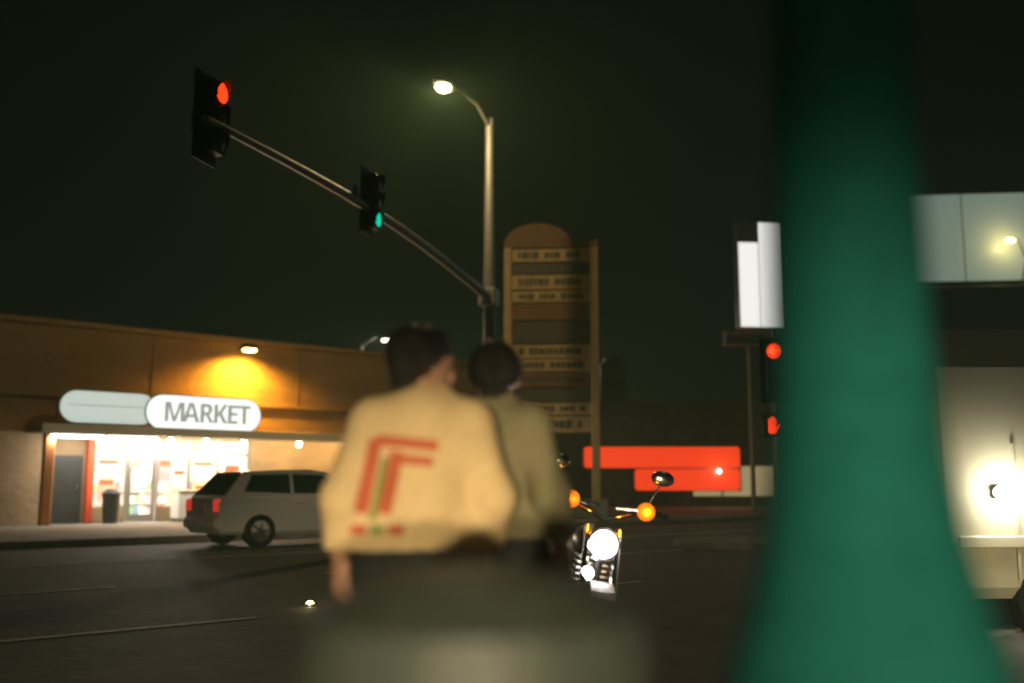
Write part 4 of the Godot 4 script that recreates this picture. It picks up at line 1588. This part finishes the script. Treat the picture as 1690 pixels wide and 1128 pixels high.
func person(label: String, at: Vector3, turn: float, head_turn: float, jacket: String, hgt: float, arms: Array) -> Node3D:
	var p := thing("person", label, "person", at, turn)
	p.scale = Vector3.ONE * hgt / 1.72
	var sh := Vector3(0.15, 1.41, 0.0)
	var torso := [[Vector3(0, 0.98, 0), Vector3(0, 1.2, 0.005), 0.135, 0.125], [Vector3(0, 1.2, 0.005), Vector3(0, 1.4, 0.01), 0.125, 0.11], [Vector3(0, 1.4, 0.01), Vector3(0, 1.56, -0.01), 0.07, 0.055]]
	torso.append_array(mx([[Vector3(0.0, 1.32, 0.01), Vector3(0.1, 1.33, 0.01), 0.11, 0.1], [Vector3(0, 1.43, 0.01), sh, 0.07, 0.062], [Vector3(0, 0.95, 0), Vector3(0.09, 0.93, 0), 0.12, 0.11]]))
	var legs := mx([[Vector3(0.09, 0.92, 0), Vector3(0.105, 0.5, -0.01), 0.092, 0.062], [Vector3(0.105, 0.5, -0.01), Vector3(0.115, 0.09, 0.02), 0.06, 0.042], [Vector3(0.115, 0.06, 0.03), Vector3(0.125, 0.03, -0.15), 0.045, 0.03]])
	var arm := []
	for i in 2:
		var s := -1.0 if i == 0 else 1.0
		var e: Vector3 = arms[i][0]
		var w: Vector3 = arms[i][1]
		arm.append([Vector3(sh.x * s, sh.y, sh.z), e, 0.058, 0.044])
		arm.append([e, w, 0.044, 0.03])
	var all := torso + legs + arm
	var st := ST()
	field_mesh(st, all, 0.035, 0.014)
	for i in 2:
		var s := -1.0 if i == 0 else 1.0
		field_mesh(st, hand_bones(s), 0.006, 0.004, -1e9, Transform3D(Basis(Vector3.UP, s * 0.6), arms[i][1]))
	var ht := Transform3D(Basis(Vector3.UP, head_turn), Vector3(0, 1.61, -0.015))
	field_mesh(st, head_bones(), 0.022, 0.006, -1e9, ht)
	part("body", st, "skin", p)
	for s in [-1.0, 1.0]:
		st = ST()
		ball(st, ht * Vector3(0.032 * s, 0.008, -0.083), Vector3.ONE * 0.0125, 10)
		part("eye", st, "eye_white", p)
	st = ST()      # hair over the skull, clear of the face
	field_mesh(st, [[Vector3(0, 0.05, 0.03), Vector3(0, 0.055, -0.02), 0.094, 0.086], [Vector3(0, 0.04, 0.05), Vector3(0, -0.05, 0.06), 0.08, 0.055], [Vector3(-0.05, 0.02, 0.03), Vector3(0.05, 0.02, 0.03), 0.06, 0.06]], 0.03, 0.007, -1e9, ht)
	part("hair", st, "hair", p)
	# clothes: the same bones, a little thicker
	st = ST()
	var coat := []
	for b in torso.slice(0, 2) + torso.slice(3):
		var c: Array = b.duplicate()
		c[2] += 0.026
		c[3] += 0.026
		coat.append(c)
	coat.append_array(mx([[Vector3(0.02, 1.36, 0.0), Vector3(0.13, 1.03, 0.0), 0.11, 0.125, 0.85], [Vector3(0.05, 1.02, 0.0), Vector3(0.12, 1.02, 0.0), 0.13, 0.13, 0.9]]))
	for b in arm:
		coat.append([b[0], b[1], b[2] + 0.026, b[3] + 0.026])
	coat.append(mx([[Vector3(0, 1.48, 0.015), Vector3(0.05, 1.5, 0.0), 0.06, 0.055]])[0])
	field_mesh(st, coat, 0.04, 0.014, 1.0)
	part("jacket", st, jacket, p)
	st = ST()
	var tr := []
	for b in torso.slice(0, 1) + legs.slice(0, 2) + legs.slice(3, 5) + torso.slice(5, 6) + torso.slice(8, 9):
		tr.append([b[0], b[1], b[2] + 0.022, b[3] + 0.03])
	field_mesh(st, tr, 0.03, 0.016, 0.07)
	part("trousers", st, "dark_cloth", p)
	for s in [-1.0, 1.0]:
		st = ST()
		field_mesh(st, [[Vector3(0.115 * s, 0.07, 0.04), Vector3(0.125 * s, 0.04, -0.16), 0.05, 0.042], [Vector3(0.115 * s, 0.1, 0.025), Vector3(0.115 * s, 0.05, 0.03), 0.05, 0.05]], 0.02, 0.01, 0.001)
		part("shoe", st, "leather", p)
	return p


func people() -> void:
	var a := person("person from behind in a beige jacket with red and green print, head turned right", G(694, 3.0) + Vector3(0, 0.12, 0), 0.12, -1.1, "beige_cloth", 1.53, [[Vector3(-0.25, 1.17, 0.05), Vector3(-0.26, 0.98, -0.02)], [Vector3(0.235, 1.17, 0.05), Vector3(0.22, 0.98, -0.06)]])
	# the print: flat strokes pressed on the back of the jacket
	var marks := [[-0.17, 1.24, 0.045, 0.24, 0.18, "red_print"], [-0.10, 1.22, 0.045, 0.2, 0.2, "red_print"], [-0.135, 1.2, 0.022, 0.2, 0.2, "green_print"], [-0.05, 1.345, 0.2, 0.035, 0.1, "red_print"], [-0.03, 1.29, 0.13, 0.03, 0.1, "red_print"], [-0.2, 1.07, 0.05, 0.03, 0.0, "red_print"], [-0.14, 1.07, 0.045, 0.025, 0.1, "green_print"], [-0.08, 1.07, 0.05, 0.03, 0.0, "red_print"]]
	var jm: MeshInstance3D = a.get_node("jacket")
	var faces := jm.mesh.get_faces()
	for m in marks:
		var st := ST()
		var nu := 5 if m[2] > m[3] else 3
		var nv := 7
		var g := []
		for i in nu + 1:
			for j in nv + 1:
				var q := Vector2((i / float(nu) - 0.5) * m[2], (j / float(nv) - 0.5) * m[3]).rotated(-m[4]) + Vector2(m[0], m[1])
				var best := 0.1
				for f in range(0, faces.size(), 3):
					var v0 := faces[f]
					if absf(v0.x - q.x) > 0.04 or absf(v0.y - q.y) > 0.04 or v0.z < 0.0:
						continue
					var hit = Geometry3D.ray_intersects_triangle(Vector3(q.x, q.y, 1.0), Vector3(0, 0, -1), v0, faces[f + 1], faces[f + 2])
					if hit != null:
						best = maxf(best, hit.z)
				g.append(Vector3(q.x, q.y, best + 0.006))
		for i in nu:
			for j in nv:
				var k := i * (nv + 1) + j
				quad(st, g[k], g[k + nv + 1], g[k + nv + 2], g[k + 1])
		part("print", st, m[5], jm)
	person("person in a khaki jacket standing beyond the beige jacket", G(814, 3.5) + Vector3(0, 0.12, 0), -0.5, 0.4, "khaki_cloth", 1.55, [[Vector3(-0.27, 1.16, 0.04), Vector3(-0.26, 0.94, -0.08)], [Vector3(0.27, 1.16, 0.04), Vector3(0.24, 0.96, -0.1)]])
